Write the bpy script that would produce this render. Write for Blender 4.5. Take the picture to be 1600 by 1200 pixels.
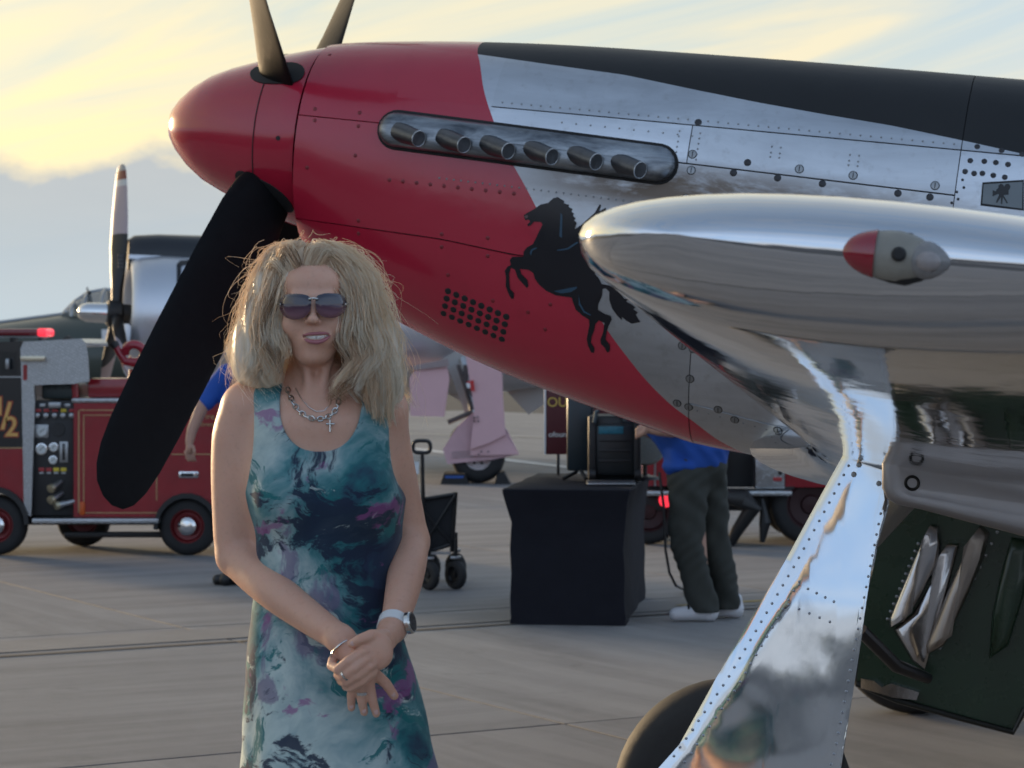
import bpy, bmesh, math, random
import numpy as np
from mathutils import Vector, Matrix, Euler
random.seed(7); np.random.seed(7)
R_ = math.radians
sc = bpy.context.scene
C = sc.collection
for o in list(bpy.data.objects): bpy.data.objects.remove(o)

# ------------------------------------------------------------------ camera
F, HOR, EYE = 3900.0, 543.0, 1.63          # focal length in pixels of the 1600 px wide photo, horizon row, eye height
cam_d = bpy.data.cameras.new('camera'); cam = bpy.data.objects.new('camera', cam_d); C.objects.link(cam)
cam.location = (0, 0, EYE); cam.rotation_euler = (R_(90), 0, 0)
cam_d.sensor_width = 36.0; cam_d.lens = F/1600*36.0; cam_d.shift_y = -57/1600
cam_d.clip_start = 0.1; cam_d.clip_end = 6000
sc.camera = cam
cam_d.dof.use_dof = True; cam_d.dof.focus_distance = 5.6; cam_d.dof.aperture_fstop = 11.0

# ------------------------------------------------------------------ light and sky
SUN_AZ, SUN_EL = -42.0, 7.0                # degrees right of the view direction, degrees up
w = bpy.data.worlds.new('World'); sc.world = w; w.use_nodes = True
nt = w.node_tree; nt.nodes.clear(); L = nt.links.new
def wn(t, **k):
    n = nt.nodes.new(t)
    for a, b in k.items(): setattr(n, a, b)
    return n
def wmath(op, a, b=None, c=None, clamp=False):
    n = wn('ShaderNodeMath', operation=op); n.use_clamp = clamp
    for i, v in enumerate((a, b, c)):
        if v is None: continue
        if isinstance(v, (int, float)): n.inputs[i].default_value = v
        else: L(v, n.inputs[i])
    return n.outputs[0]
def wmix(f, a, b):
    n = wn('ShaderNodeMix', data_type='RGBA')
    for s, v in ((n.inputs[0], f), (n.inputs[6], a), (n.inputs[7], b)):
        if isinstance(v, tuple): s.default_value = v
        elif isinstance(v, (int, float)): s.default_value = v
        else: L(v, s)
    return n.outputs[2]
def wramp(v, stops):
    n = wn('ShaderNodeValToRGB'); L(v, n.inputs[0]); e = n.color_ramp.elements
    while len(e) < len(stops): e.new(0.5)
    for el, (p, c) in zip(e, stops): el.position = p; el.color = (c, c, c, 1) if isinstance(c, (int, float)) else c
    return n.outputs[0]
sky = wn('ShaderNodeTexSky', sky_type='NISHITA', sun_disc=False)
sky.sun_elevation = R_(SUN_EL); sky.sun_rotation = R_(SUN_AZ)
sky.air_density = 1.0; sky.dust_density = 1.5; sky.ozone_density = 1.2
tc = wn('ShaderNodeTexCoord'); sep = wn('ShaderNodeSeparateXYZ'); L(tc.outputs['Generated'], sep.inputs[0])
az = wmath('ARCTAN2', sep.outputs[0], sep.outputs[1])           # 0 ahead, negative to the left
el = wmath('ARCSINE', sep.outputs[2])
def cloudnoise(sx, sy, shear, scale, detail, rough, dist, seed):
    cb = wn('ShaderNodeCombineXYZ')
    L(wmath('MULTIPLY', az, sx), cb.inputs[0])
    L(wmath('MULTIPLY', wmath('SUBTRACT', el, wmath('MULTIPLY', az, shear)), sy), cb.inputs[1]); cb.inputs[2].default_value = seed
    n = wn('ShaderNodeTexNoise'); L(cb.outputs[0], n.inputs['Vector'])
    n.inputs['Scale'].default_value = scale; n.inputs['Detail'].default_value = detail
    n.inputs['Roughness'].default_value = rough; n.inputs['Distortion'].default_value = dist
    return n.outputs[0]
sunv = wn('ShaderNodeCombineXYZ')
sv = Vector((math.sin(R_(SUN_AZ))*math.cos(R_(SUN_EL)), math.cos(R_(SUN_AZ))*math.cos(R_(SUN_EL)), math.sin(R_(SUN_EL))))
for i in range(3): sunv.inputs[i].default_value = sv[i]
dt = wn('ShaderNodeVectorMath', operation='DOT_PRODUCT'); L(tc.outputs['Generated'], dt.inputs[0]); L(sunv.outputs[0], dt.inputs[1])
near = wramp(dt.outputs['Value'], [(0.0, 0.0), (0.3, 0.1), (0.65, 0.72), (1.0, 1.0)])
skyk = wn('ShaderNodeMix', data_type='RGBA', blend_type='MULTIPLY'); skyk.inputs[0].default_value = 1.0
L(sky.outputs[0], skyk.inputs[6]); skyk.inputs[7].default_value = (1.0, 1.0, 1.0, 1)
# high streaked cloud veil, lit warm near the sun and pale grey-blue away from it
streak = cloudnoise(3.0, 30, 0.22, 1.0, 8, 0.58, 1.1, 5.4)
veil = wramp(streak, [(0.38, 0.0), (0.60, 1.0)])
warm = wmix(near, (2.9, 3.25, 3.95, 1), (3.7, 2.95, 1.5, 1))
pale = wmix(near, (1.7, 2.55, 4.0, 1), (2.35, 2.45, 2.05, 1))
veilc = wmix(veil, pale, warm)
elr = wramp(wmath('MULTIPLY', el, 1/1.5708), [(0.0, 0.88), (0.18, 0.8), (0.5, 0.35), (1.0, 0.2)])
c1 = wmix(elr, skyk.outputs[2], veilc)
# low grey bank of cloud along the horizon, uneven upper rim
rim = cloudnoise(5.0, 9.0, 0.0, 1.7, 8, 0.58, 0.2, 9.1)
edge = wmath('ADD', R_(4.15), wmath('MULTIPLY', wmath('SUBTRACT', rim, 0.5), R_(5.0)))
bank = wramp(wmath('ADD', wmath('MULTIPLY', wmath('SUBTRACT', edge, el), 1/R_(1.2)), 0.5), [(0.2, 0.0), (0.8, 1.0)])
bn = cloudnoise(4.0, 16, 0.05, 1.5, 6, 0.55, 0.4, 1.7)
lowfade = wramp(wmath('MULTIPLY', el, 1/R_(6.0)), [(0.0, 1.0), (0.55, 0.35), (1.0, 0.0)])
bankc = wmix(lowfade, wmix(bn, (1.25, 1.5, 1.75, 1), (2.2, 2.2, 2.2, 1)), wmix(near, (2.9, 2.95, 3.1, 1), (1.8, 2.3, 2.65, 1)))
c2 = wmix(wmath('MULTIPLY', bank, 0.93), c1, bankc)
bg = wn('ShaderNodeBackground'); L(c2, bg.inputs[0]); bg.inputs[1].default_value = 0.088
wo = wn('ShaderNodeOutputWorld'); L(bg.outputs[0], wo.inputs[0])

sd = bpy.data.lights.new('sun', 'SUN'); sun = bpy.data.objects.new('sun', sd); C.objects.link(sun)
sd.energy = 1.4; sd.angle = R_(8); sd.color = (1.0, 0.72, 0.42)
sun.rotation_euler = (-sv).to_track_quat('-Z', 'Y').to_euler()
vs = sc.view_settings; vs.view_transform = 'Standard'; vs.look = 'None'; vs.gamma = 1.0; vs.use_curve_mapping = False
vs.exposure = 1.65
sc.cycles.use_denoising = True; sc.cycles.adaptive_threshold = 0.02
sc.cycles.max_bounces = 6; sc.cycles.glossy_bounces = 4; sc.cycles.diffuse_bounces = 4; sc.cycles.transmission_bounces = 6
sc.cycles.sample_clamp_indirect = 6.0

# ------------------------------------------------------------------ helpers
def at(x, y, D):                            # photo pixel at a distance -> point
    return Vector(((x-800)/F*D, D, EYE+(HOR-y)/F*D))
def gnd(x, y):                              # photo pixel -> point on the ground
    return at(x, y, EYE*F/(y-HOR))
_mats = {}
class NT:
    def __init__(s, m):
        s.m = m; s.t = m.node_tree; s.b = s.t.nodes['Principled BSDF']; s._tc = None
    def n(s, t, **k):
        n = s.t.nodes.new(t)
        for a, b in k.items(): setattr(n, a, b)
        return n
    def lk(s, a, b): s.t.links.new(a, b)
    def co(s, kind='Object'):
        if s._tc is None: s._tc = s.n('ShaderNodeTexCoord')
        return s._tc.outputs[kind]
    def sc(s, scale, vec=None, rot=None):
        mp = s.n('ShaderNodeMapping'); s.lk(vec or s.co(), mp.inputs[0]); mp.inputs['Scale'].default_value = scale
        if rot: mp.inputs['Rotation'].default_value = rot
        return mp.outputs[0]
    def noise(s, scale=5, detail=5, rough=0.55, dist=0.0, vec=None, col=False):
        n = s.n('ShaderNodeTexNoise'); s.lk(vec or s.co(), n.inputs['Vector'])
        n.inputs['Scale'].default_value = scale; n.inputs['Detail'].default_value = detail
        n.inputs['Roughness'].default_value = rough; n.inputs['Distortion'].default_value = dist
        return n.outputs[1 if col else 0]
    def math(s, op, a, b=None, c=None, clamp=False):
        n = s.n('ShaderNodeMath', operation=op); n.use_clamp = clamp
        for i, v in enumerate((a, b, c)):
            if v is None: continue
            if isinstance(v, (int, float)): n.inputs[i].default_value = v
            else: s.lk(v, n.inputs[i])
        return n.outputs[0]
    def ramp(s, v, stops, interp='LINEAR'):
        n = s.n('ShaderNodeValToRGB'); s.lk(v, n.inputs[0]); n.color_ramp.interpolation = interp; e = n.color_ramp.elements
        while len(e) < len(stops): e.new(0.5)
        for el, (p, c) in zip(e, stops):
            el.position = p; el.color = (c, c, c, 1) if isinstance(c, (int, float)) else (tuple(c)+(1,))[:4]
        return n.outputs[0]
    def mix(s, f, a, b, blend='MIX'):
        n = s.n('ShaderNodeMix', data_type='RGBA', blend_type=blend)
        for k, v in ((n.inputs[0], f), (n.inputs[6], a), (n.inputs[7], b)):
            if isinstance(v, tuple): k.default_value = (v+(1,))[:4]
            elif isinstance(v, (int, float)): k.default_value = v
            else: s.lk(v, k)
        return n.outputs[2]
    def set(s, name, v):
        k = s.b.inputs[name]
        if isinstance(v, tuple): k.default_value = (v+(1,))[:len(k.default_value)]
        elif isinstance(v, (int, float)): k.default_value = v
        else: s.lk(v, k)
    def bump(s, h, strength=0.2, dist=0.01):
        n = s.n('ShaderNodeBump'); n.inputs['Strength'].default_value = strength; n.inputs['Distance'].default_value = dist
        s.lk(h, n.inputs['Height']); s.lk(n.outputs[0], s.b.inputs['Normal'])
def newmat(name):
    m = bpy.data.materials.new(name); m.use_nodes = True; return NT(m)
def mat(name, col, rough=0.5, metal=0.0, var=0.12, scale=8.0, bump=0.0, bscale=60.0, coat=0.0, rvar=0.1, spec=None, emit=0.0):
    """plain surface with a little colour and gloss variation"""
    if name in _mats: return _mats[name]
    t = newmat(name)
    n = t.noise(scale, 6, 0.6)
    t.set('Base Color', t.mix(n, tuple(c*(1-var) for c in col), tuple(min(1, c*(1+var)) for c in col)))
    t.set('Roughness', t.math('ADD', rough-rvar/2, t.math('MULTIPLY', t.noise(scale*2.3, 5), rvar)))
    t.set('Metallic', metal); t.set('Coat Weight', coat); t.set('Coat Roughness', 0.08)
    if spec is not None: t.set('Specular IOR Level', spec)
    if bump: t.bump(t.noise(bscale, 6, 0.6), bump, 0.005)
    if emit: t.set('Emission Color', tuple(col)); t.set('Emission Strength', emit)
    _mats[name] = t.m
    return t.m

class MB:
    """collects shapes, builds one mesh object"""
    def __init__(s): s.v = []; s.f = []; s.mi = []; s.cur = 0
    def add(s, vs, fs, M=None):
        b = len(s.v)
        s.v += [tuple(M @ Vector(v)) for v in vs] if M else [tuple(v) for v in vs]
        s.f += [tuple(b+i for i in f) for f in fs]; s.mi += [s.cur]*len(fs)
        return s
    def box(s, c, d, M=None, bev=0.0):
        x, y, z = (q/2 for q in d); c = Vector(c)
        if bev <= 0:
            vs = [c+Vector((i*x, j*y, k*z)) for i in (-1, 1) for j in (-1, 1) for k in (-1, 1)]
            fs = [(0, 1, 3, 2), (4, 6, 7, 5), (0, 4, 5, 1), (2, 3, 7, 6), (0, 2, 6, 4), (1, 5, 7, 3)]
            return s.add(vs, fs, M)
        bm = bmesh.new(); bmesh.ops.create_cube(bm, size=1.0)
        for v in bm.verts: v.co = c+Vector((v.co.x*2*x, v.co.y*2*y, v.co.z*2*z))
        bmesh.ops.bevel(bm, geom=list(bm.edges), offset=min(bev, x, y, z)*0.98, segments=2, affect='EDGES', profile=0.5)
        bm.verts.index_update(); vs = [v.co.copy() for v in bm.verts]; fs = [tuple(v.index for v in f.verts) for f in bm.faces]; bm.free()
        return s.add(vs, fs, M)
    def tube(s, pts, rad, n=10, caps=True, up=None):
        pts = [Vector(p) for p in pts]; m = len(pts)
        if not hasattr(rad, '__len__'): rad = [rad]*m
        t0 = (pts[1]-pts[0]).normalized()
        a = up.copy() if up else Vector((0, 0, 1))
        if abs(a.dot(t0)) > 0.95: a = Vector((0, 1, 0))
        nx = (a-t0*a.dot(t0)).normalized(); vs = []
        for i, p in enumerate(pts):
            t = (pts[min(i+1, m-1)]-pts[max(i-1, 0)]).normalized()
            nx = (nx-t*nx.dot(t)).normalized(); ny = t.cross(nx)
            for k in range(n):
                q = 2*math.pi*k/n; vs.append(p+(nx*math.cos(q)+ny*math.sin(q))*rad[i])
        fs = [(i*n+k, i*n+(k+1) % n, (i+1)*n+(k+1) % n, (i+1)*n+k) for i in range(m-1) for k in range(n)]
        if caps: fs += [tuple(range(n-1, -1, -1)), tuple(range((m-1)*n, m*n))]
        return s.add(vs, fs)
    def cyl(s, a, b, r, r2=None, n=20, caps=True): return s.tube([a, b], [r, r if r2 is None else r2], n, caps)
    def lathe(s, prof, org=(0, 0, 0), ax=(0, 0, 1), n=32, caps=True):
        """prof: (distance along axis, radius)"""
        ax = Vector(ax).normalized(); q = ax.to_track_quat('Z', 'Y'); org = Vector(org); vs = []
        for h, r in prof:
            for k in range(n):
                t = 2*math.pi*k/n; vs.append(org+q @ Vector((r*math.cos(t), r*math.sin(t), h)))
        m = len(prof)
        fs = [(i*n+k, i*n+(k+1) % n, (i+1)*n+(k+1) % n, (i+1)*n+k) for i in range(m-1) for k in range(n)]
        if caps: fs += [tuple(range(n-1, -1, -1)), tuple(range((m-1)*n, m*n))]
        return s.add(vs, fs)
    def prism(s, poly, fr, d):
        """flat polygon (2-D list) put in space by fr(x, y, depth), thickness d"""
        n = len(poly); vs = [fr(x, y, 0) for x, y in poly]+[fr(x, y, d) for x, y in poly]
        fs = [tuple(range(n)), tuple(range(2*n-1, n-1, -1))]+[(i, i+n, (i+1) % n+n, (i+1) % n) for i in range(n)]
        return s.add(vs, fs)
    def loft(s, secs, closed=True, caps=True):
        n = len(secs[0]); vs = [p for q in secs for p in q]; m = len(secs)
        fs = [(i*n+k, i*n+(k+1) % n, (i+1)*n+(k+1) % n, (i+1)*n+k) for i in range(m-1) for k in range(n if closed else n-1)]
        if caps and closed: fs += [tuple(range(n-1, -1, -1)), tuple(range((m-1)*n, m*n))]
        return s.add(vs, fs)
    def build(s, name, m, parent=None, smooth=30, loc=None):
        me = bpy.data.meshes.new(name); me.from_pydata(s.v, [], s.f); me.validate()
        bm = bmesh.new(); bm.from_mesh(me); bmesh.ops.recalc_face_normals(bm, faces=bm.faces); bm.to_mesh(me); bm.free()
        for q in (m if isinstance(m, (list, tuple)) else [m]): me.materials.append(q)
        if any(s.mi) and len(me.polygons) == len(s.mi): me.polygons.foreach_set('material_index', s.mi)
        if smooth:
            me.polygons.foreach_set('use_smooth', [True]*len(me.polygons)); me.set_sharp_from_angle(angle=R_(smooth))
        me.update()
        return link(name, me, parent, loc)
def link(name, me, parent=None, loc=None):
    o = bpy.data.objects.new(name, me); C.objects.link(o)
    if parent is not None: o.parent = parent
    if loc is not None: o.location = loc
    return o
def tag(o, label=None, cat=None, group=None, kind=None):
    for k, v in (('label', label), ('category', cat), ('group', group), ('kind', kind)):
        if v: o[k] = v
    return o
def thing(name, label, cat, loc=(0, 0, 0), rot=(0, 0, 0), group=None):
    o = bpy.data.objects.new(name, None); C.objects.link(o); o.location = loc; o.rotation_euler = rot
    return tag(o, label, cat, group)
def lerp(xs, ys, x): return float(np.interp(x, xs, ys))
def smooth_interp(xs, ys):
    """monotone-ish cubic interpolation"""
    xs = np.array(xs, float); ys = np.array(ys, float); d = np.diff(ys)/np.diff(xs); m = np.zeros(len(xs))
    m[0], m[-1] = d[0], d[-1]
    for i in range(1, len(xs)-1): m[i] = 0 if d[i-1]*d[i] <= 0 else 2*d[i-1]*d[i]/(d[i-1]+d[i])
    def f(x):
        x = min(max(x, xs[0]), xs[-1]); i = min(int(np.searchsorted(xs, x, 'right'))-1, len(xs)-2); h = xs[i+1]-xs[i]; t = (x-xs[i])/h
        return (2*t**3-3*t*t+1)*ys[i]+(t**3-2*t*t+t)*h*m[i]+(-2*t**3+3*t*t)*ys[i+1]+(t**3-t*t)*h*m[i+1]
    return f
def text_mesh(name, txt, size, m, parent=None, depth=0.002, bold=0.0, res=3, align='CENTER'):
    cu = bpy.data.curves.new(name, 'FONT'); cu.body = txt; cu.size = size; cu.extrude = depth; cu.offset = bold; cu.resolution_u = res
    cu.align_x = align; cu.align_y = 'CENTER'
    o = bpy.data.objects.new(name+'_tmp', cu); C.objects.link(o)
    me = bpy.data.meshes.new_from_object(o.evaluated_get(bpy.context.evaluated_depsgraph_get())); bpy.data.objects.remove(o)
    me.name = name; me.materials.clear(); me.materials.append(m)
    return link(name, me, parent)

# ================================================================== setting: the apron
def concrete(name, base, warm):
    t = newmat(name)
    big = t.noise(0.55, 7, 0.62); mid = t.noise(7, 8, 0.65); fine = t.noise(160, 4, 0.7)
    st = t.noise(1.0, 7, 0.6, 0.4, vec=t.sc((0.35, 3.5, 1), t.co(), (0, 0, R_(-22))))
    c = t.mix(big, tuple(q*0.78 for q in base), tuple(q*1.12 for q in warm))
    c = t.mix(t.ramp(st, [(0.40, 0.0), (0.72, 1.0)]), c, tuple(q*0.62 for q in base))
    c = t.mix(t.math('MULTIPLY', t.ramp(mid, [(0.45, 0), (0.75, 1)]), 0.35), c, tuple(q*1.3 for q in base))
    c = t.mix(t.math('MULTIPLY', t.ramp(fine, [(0.3, 1), (0.46, 0)]), 0.30), c, (0.05, 0.05, 0.05))
    gm = t.n('ShaderNodeNewGeometry'); oil = t.ramp(t.noise(1.7, 8, 0.7, 0.6, vec=gm.outputs['Position']), [(.60, 0.0), (.70, 1.0)])
    c = t.mix(t.math('MULTIPLY', oil, .45), c, tuple(q*0.40 for q in base))
    sp = t.ramp(t.noise(38, 5, 0.75, vec=gm.outputs['Position']), [(.64, 0.0), (.70, 1.0)]); c = t.mix(t.math('MULTIPLY', sp, .55), c, (.06, .058, .055))
    oi = t.n('ShaderNodeObjectInfo')
    c = t.mix(1.0, c, t.mix(oi.outputs['Random'], (0.86, 0.86, 0.87), (1.08, 1.07, 1.05)), 'MULTIPLY')
    t.set('Base Color', c); t.set('Roughness', t.math('ADD', 0.62, t.math('MULTIPLY', mid, 0.25)))
    t.bump(t.math('ADD', t.math('MULTIPLY', fine, 0.6), mid), 0.35, 0.004)
    return t.m
M_con = concrete('concrete', (0.225, 0.225, 0.23), (0.265, 0.26, 0.255))
M_joint = mat('joint_sealant', (0.035, 0.033, 0.032), 0.75, var=0.4, scale=4)
M_seal = mat('patched_joint', (0.15, 0.14, 0.13), 0.8, var=0.35, scale=3)
g = MB().add([(-3000, -3000, -0.02), (3000, -3000, -0.02), (3000, 3000, -0.02), (-3000, 3000, -0.02)], [(0, 1, 2, 3)]).build('ground', M_con, smooth=0)
tag(g, kind='structure')
ja = R_(30.0); jt = Vector((math.cos(ja), math.sin(ja), 0)); jn = Vector((-math.sin(ja), math.cos(ja), 0))
N0, T0, SL = 13.55, 5.6, 4.3
jb = MB(); jb.add([(-95, -95, -0.0045), (95, -95, -0.0045), (95, 95, -0.0045), (-95, 95, -0.0045)], [(0, 1, 2, 3)])
bed = jb.build('joint_bed', M_joint, g, 0)
slab_me = None
rng = random.Random(3)
for i in range(-8, 12):
    for k in range(-5, 13):
        c = jn*(N0+(i+0.5)*SL)+jt*(T0+(k+0.5)*SL)
        if c.y < -6 or c.y > 62 or abs(c.x) > 9+0.34*abs(c.y): continue
        if slab_me is None:
            m = MB(); h = SL/2-0.010; m.box((0, 0, -0.007), (2*h, 2*h, 0.014)); s_ = m.build('slab', M_con, g, 0); slab_me = s_.data
        else: s_ = link('slab', slab_me, g)
        s_.location = (c.x, c.y, rng.uniform(-0.0015, 0.0015)); s_.rotation_euler = (0, 0, ja+rng.choice((0, 1, 2, 3))*math.pi/2)
# outer field beyond the slabs that can be told apart
# wide patched strip along one joint, and painted lines
def strip(name, a, b, wd, z, m, par, kind=None):
    a = Vector((a[0], a[1], 0)); b = Vector((b[0], b[1], 0)); d = (b-a).normalized(); nn = Vector((-d.y, d.x, 0))*wd/2
    v = [a-nn, b-nn, b+nn, a+nn]; o = MB().add([(p.x, p.y, z) for p in v], [(0, 1, 2, 3)]).build(name, m, par, 0)
    return o
a = jn*(N0-0.82)+jt*(T0-30); b = jn*(N0-0.82)+jt*(T0+40); strip('sealed_joint', a, b, 0.06, 0.0065, M_seal, g)
a = jn*(N0-0.42)+jt*(T0-30); b = jn*(N0-0.42)+jt*(T0+40); strip('repair_band', a, b, 0.5, 0.0045, mat('repair_concrete', (0.22, 0.21, 0.20), 0.8, var=0.3, scale=2.5, bump=0.3), g)
M_white = mat('line_paint', (0.62, 0.62, 0.60), 0.7, var=0.25, scale=3)
ln1 = strip('painted_line', gnd(600, 696), gnd(1060, 752), 0.22, 0.008, M_white, g)
ln2 = strip('painted_line', gnd(560, 676), gnd(1100, 690), 0.3, 0.008, mat('faded_line', (0.42, 0.41, 0.37), 0.8, var=0.3, scale=2), g)
ln3 = strip('painted_line', gnd(1060, 948), gnd(1420, 926), 0.08, 0.008, mat('yellow_line', (0.33, 0.24, 0.08), 0.8, var=0.3, scale=5), g)
# unseen treeline added all round, for a dark band in the reflections
tl = MB(); n = 420; rng = random.Random(5); ring = []
for k in range(n):
    q = 2*math.pi*k/n; r = 900+rng.uniform(-30, 30); h = 7+rng.uniform(0, 5)+3*math.sin(q*9)+2*math.sin(q*23+1)
    ring.append((r*math.sin(q), r*math.cos(q), h))
vs = []
for (x, y, h) in ring:
    for s_, z in ((1.0, -1), (0.995, h*0.6), (1.005, h), (1.06, h*0.8), (1.07, -1)): vs.append((x*s_, y*s_, z))
tl.add(vs, [(k*5+j, ((k+1) % n)*5+j, ((k+1) % n)*5+j+1, k*5+j+1) for k in range(n) for j in range(4)])
tw = tl.build('added_treeline', mat('added_foliage', (0.045, 0.06, 0.04), 0.9, var=0.5, scale=0.05), None, 0)
tag(tw, 'unseen belt of dark trees added round the airfield for reflections', 'trees', kind='stuff')

# ================================================================== the red-nosed fighter
PSI, TAU = R_(13.0), R_(7.0)
HUB = at(487, 217, 9.05)
plane = thing('fighter_airplane', 'polished silver propeller fighter with red nose, black anti-glare top and rearing horse emblem', 'airplane', HUB, (0, TAU, -PSI))
PM = Matrix.Translation(HUB) @ Euler((0, TAU, -PSI)).to_matrix().to_4x4(); PMI = PM.inverted()
# local axes: x aft, y to the far side (camera side is negative), z up
_u = [0, .13, .35, .58, .93, 1.39, 1.84, 2.17, 2.5, 3.4, 5.0, 7.6]
f_zt = smooth_interp(_u, [.335, .360, .385, .405, .425, .439, .449, .454, .458, .47, .40, .18])
_ub = [0, .05, .12, .3, .498, .673, .861, .963, 1.181, 1.387, 1.551, 1.785, 2.01, 3.0, 4.6, 7.6]
f_zb = smooth_interp(_ub, [-.335, -.40, -.48, -.575, -.65, -.71, -.764, -.79, -.84, -.884, -.915, -.929, -.937, -.95, -1.0, -.10])
f_zm = smooth_interp([0, .3, .7, 1.4, 2.2, 4, 7.6], [0, -.05, -.10, -.16, -.2, -.2, .05])
f_b = smooth_interp([0, .2, .5, .95, 1.5, 2.2, 3.2, 5, 7.6], [.335, .362, .392, .418, .43, .44, .44, .36, .09])
f_nt = smooth_interp([0, .5, 1.5, 7.6], [2.0, 2.2, 2.35, 2.1]); f_nb = smooth_interp([0, .2, .7, 7.6], [2.0, 2.1, 2.3, 2.2])
def spt(u, z=None, phi=None, off=0.0, side=-1):
    """point on the fuselage skin at station u and height z (or section angle phi)"""
    zm, b = f_zm(u), f_b(u)+off
    if phi is None:
        up = z >= zm; h = (f_zt(u)-zm if up else zm-f_zb(u)); n = f_nt(u) if up else f_nb(u)
        s = min(abs(z-zm)/h, 1.0); phi = math.asin(s**(n/2))*(1 if up else -1)
    up = phi >= 0; h = (f_zt(u)-zm if up else zm-f_zb(u))+off; n = f_nt(u) if up else f_nb(u)
    return Vector((u, side*b*abs(math.cos(phi))**(2/n), zm+h*math.copysign(abs(math.sin(phi))**(2/n), phi)))
def phi_of(u, z):
    zm = f_zm(u); up = z >= zm; h = (f_zt(u)-zm if up else zm-f_zb(u)); n = f_nt(u) if up else f_nb(u)
    return math.asin(min(abs(z-zm)/h, 1.0)**(n/2))*(1 if up else -1)
def onfus(x, y):
    """where the line of sight through a photo pixel meets the near side: (u, z)"""
    o = PMI @ cam.location; d = (PMI @ at(x, y, 1.0))-o; yl = -.36
    for _ in range(14):
        p = o+d*((yl-o.y)/d.y); zz = min(max(p.z, f_zb(max(p.x, 0))+.004), f_zt(max(p.x, 0))-.004)
        yl = 0.5*yl+0.5*spt(max(p.x, 0.0), zz).y
    return p.x, p.z
def onplane(x, y, yl):
    o = PMI @ cam.location; d = (PMI @ at(x, y, 1.0))-o
    return o+d*((yl-o.y)/d.y)

# ---- paint
t = newmat('fighter_skin')
sx = t.n('ShaderNodeSeparateXYZ'); t.lk(t.co(), sx.inputs[0])
def fcurve(t, v, pts, ht='AUTO'):
    n = t.n('ShaderNodeFloatCurve'); t.lk(v, n.inputs['Value']); c = n.mapping.curves[0]
    while len(c.points) < len(pts): c.points.new(0.5, 0.5)
    for p, q in zip(c.points, pts): p.location = q; p.handle_type = ht
    n.mapping.update(); return n.outputs[0]
rb = [onfus(*q) for q in [(748, 72), (750, 100), (757, 145), (768, 180), (790, 235), (820, 290), (870, 385), (920, 470), (970, 545), (1040, 625), (1085, 660), (1130, 692)]]
rb = sorted((( z+1.0)/1.5, u/2.0) for u, z in rb); rb = [(0.0, 0.98)]+rb+[(1.0, rb[-1][1])]
ured = fcurve(t, t.math('MULTIPLY', t.math('ADD', sx.outputs[2], 1.0), 1/1.5), rb)
isred = t.math('LESS_THAN', sx.outputs[0], t.math('MULTIPLY', ured, 2.0))
bb = [onfus(*q) for q in [(748, 85), (860, 101), (976, 117), (1080, 139), (1184, 160), (1290, 179), (1392, 196), (1516, 222), (1596, 240)]]
bb = [(0.0, bb[0][1]+.02)]+[(u/4.0, z) for u, z in bb]+[(1.0, bb[-1][1]-.12)]
zblk = fcurve(t, t.math('MULTIPLY', sx.outputs[0], 0.25), [(a, (b+.5)) for a, b in bb], 'VECTOR')
isblk = t.math('GREATER_THAN', sx.outputs[2], t.math('SUBTRACT', zblk, 0.5))
n1 = t.noise(3.0, 6, 0.6); n2 = t.noise(26, 6, 0.65); n3 = t.noise(1.2, 7, 0.65, 0.5, vec=t.sc((1, 1, 5)))
al = t.mix(t.ramp(n3, [(.3, 0), (.7, 1)]), (0.46, 0.48, 0.51), (0.70, 0.73, 0.77))
al = t.mix(t.math('MULTIPLY', t.ramp(n2, [(.55, 0), (.8, 1)]), 0.5), al, (0.36, 0.36, 0.36))
# heat and soot stain trailing behind the exhausts
sz = t.math('ABSOLUTE', t.math('ADD', sx.outputs[2], 0.055)); sband = t.math('MULTIPLY', t.math('SUBTRACT', 1.0, t.math('MULTIPLY', sz, 1/0.11), clamp=True), 1.4, clamp=True)
su = t.math('MULTIPLY', t.math('SUBTRACT', sx.outputs[0], 0.75), 1/0.5, clamp=True)
sue = t.math('SUBTRACT', 1.0, t.math('MULTIPLY', t.math('SUBTRACT', sx.outputs[0], 1.5), 1/1.4), clamp=True)
stn = t.math('MULTIPLY', t.math('MULTIPLY', sband, t.math('MULTIPLY', su, sue)), t.ramp(t.noise(4.5, 7, 0.7, 0.3, vec=t.sc((1, 1, 3.2))), [(.30, 0.05), (.52, 1.0)]))
al = t.mix(t.math('MULTIPLY', stn, 0.9), al, (0.16, 0.11, 0.07))
oi = t.n('ShaderNodeObjectInfo'); al = t.mix(1.0, al, t.mix(oi.outputs['Random'], (.86, .86, .86), (1.05, 1.05, 1.06)), 'MULTIPLY')
red = t.mix(n1, (0.40, 0.013, 0.036), (0.47, 0.018, 0.047))
red = t.mix(t.math('MULTIPLY', t.ramp(t.noise(9, 7, 0.7), [(.6, 0), (.8, 1)]), 0.35), red, (0.16, 0.012, 0.016))
blk = t.mix(n1, (0.012, 0.013, 0.014), (0.024, 0.025, 0.027))
c = t.mix(isblk, al, blk); c = t.mix(isred, c, red)
t.set('Base Color', c)
mt = t.math('MULTIPLY', t.math('SUBTRACT', 1.0, isred), t.math('SUBTRACT', 1.0, isblk))
t.set('Metallic', t.math('MULTIPLY', t.math('MULTIPLY', mt, 0.93), t.math('SUBTRACT', 1.0, t.math('MULTIPLY', stn, .6))))
ra = t.math('ADD', t.math('ADD', 0.25, t.math('MULTIPLY', n3, 0.2)), t.math('MULTIPLY', stn, .2)); rr = t.math('ADD', 0.15, t.math('MULTIPLY', n1, 0.14))
rbk = t.math('ADD', 0.42, t.math('MULTIPLY', n1, 0.14))
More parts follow.
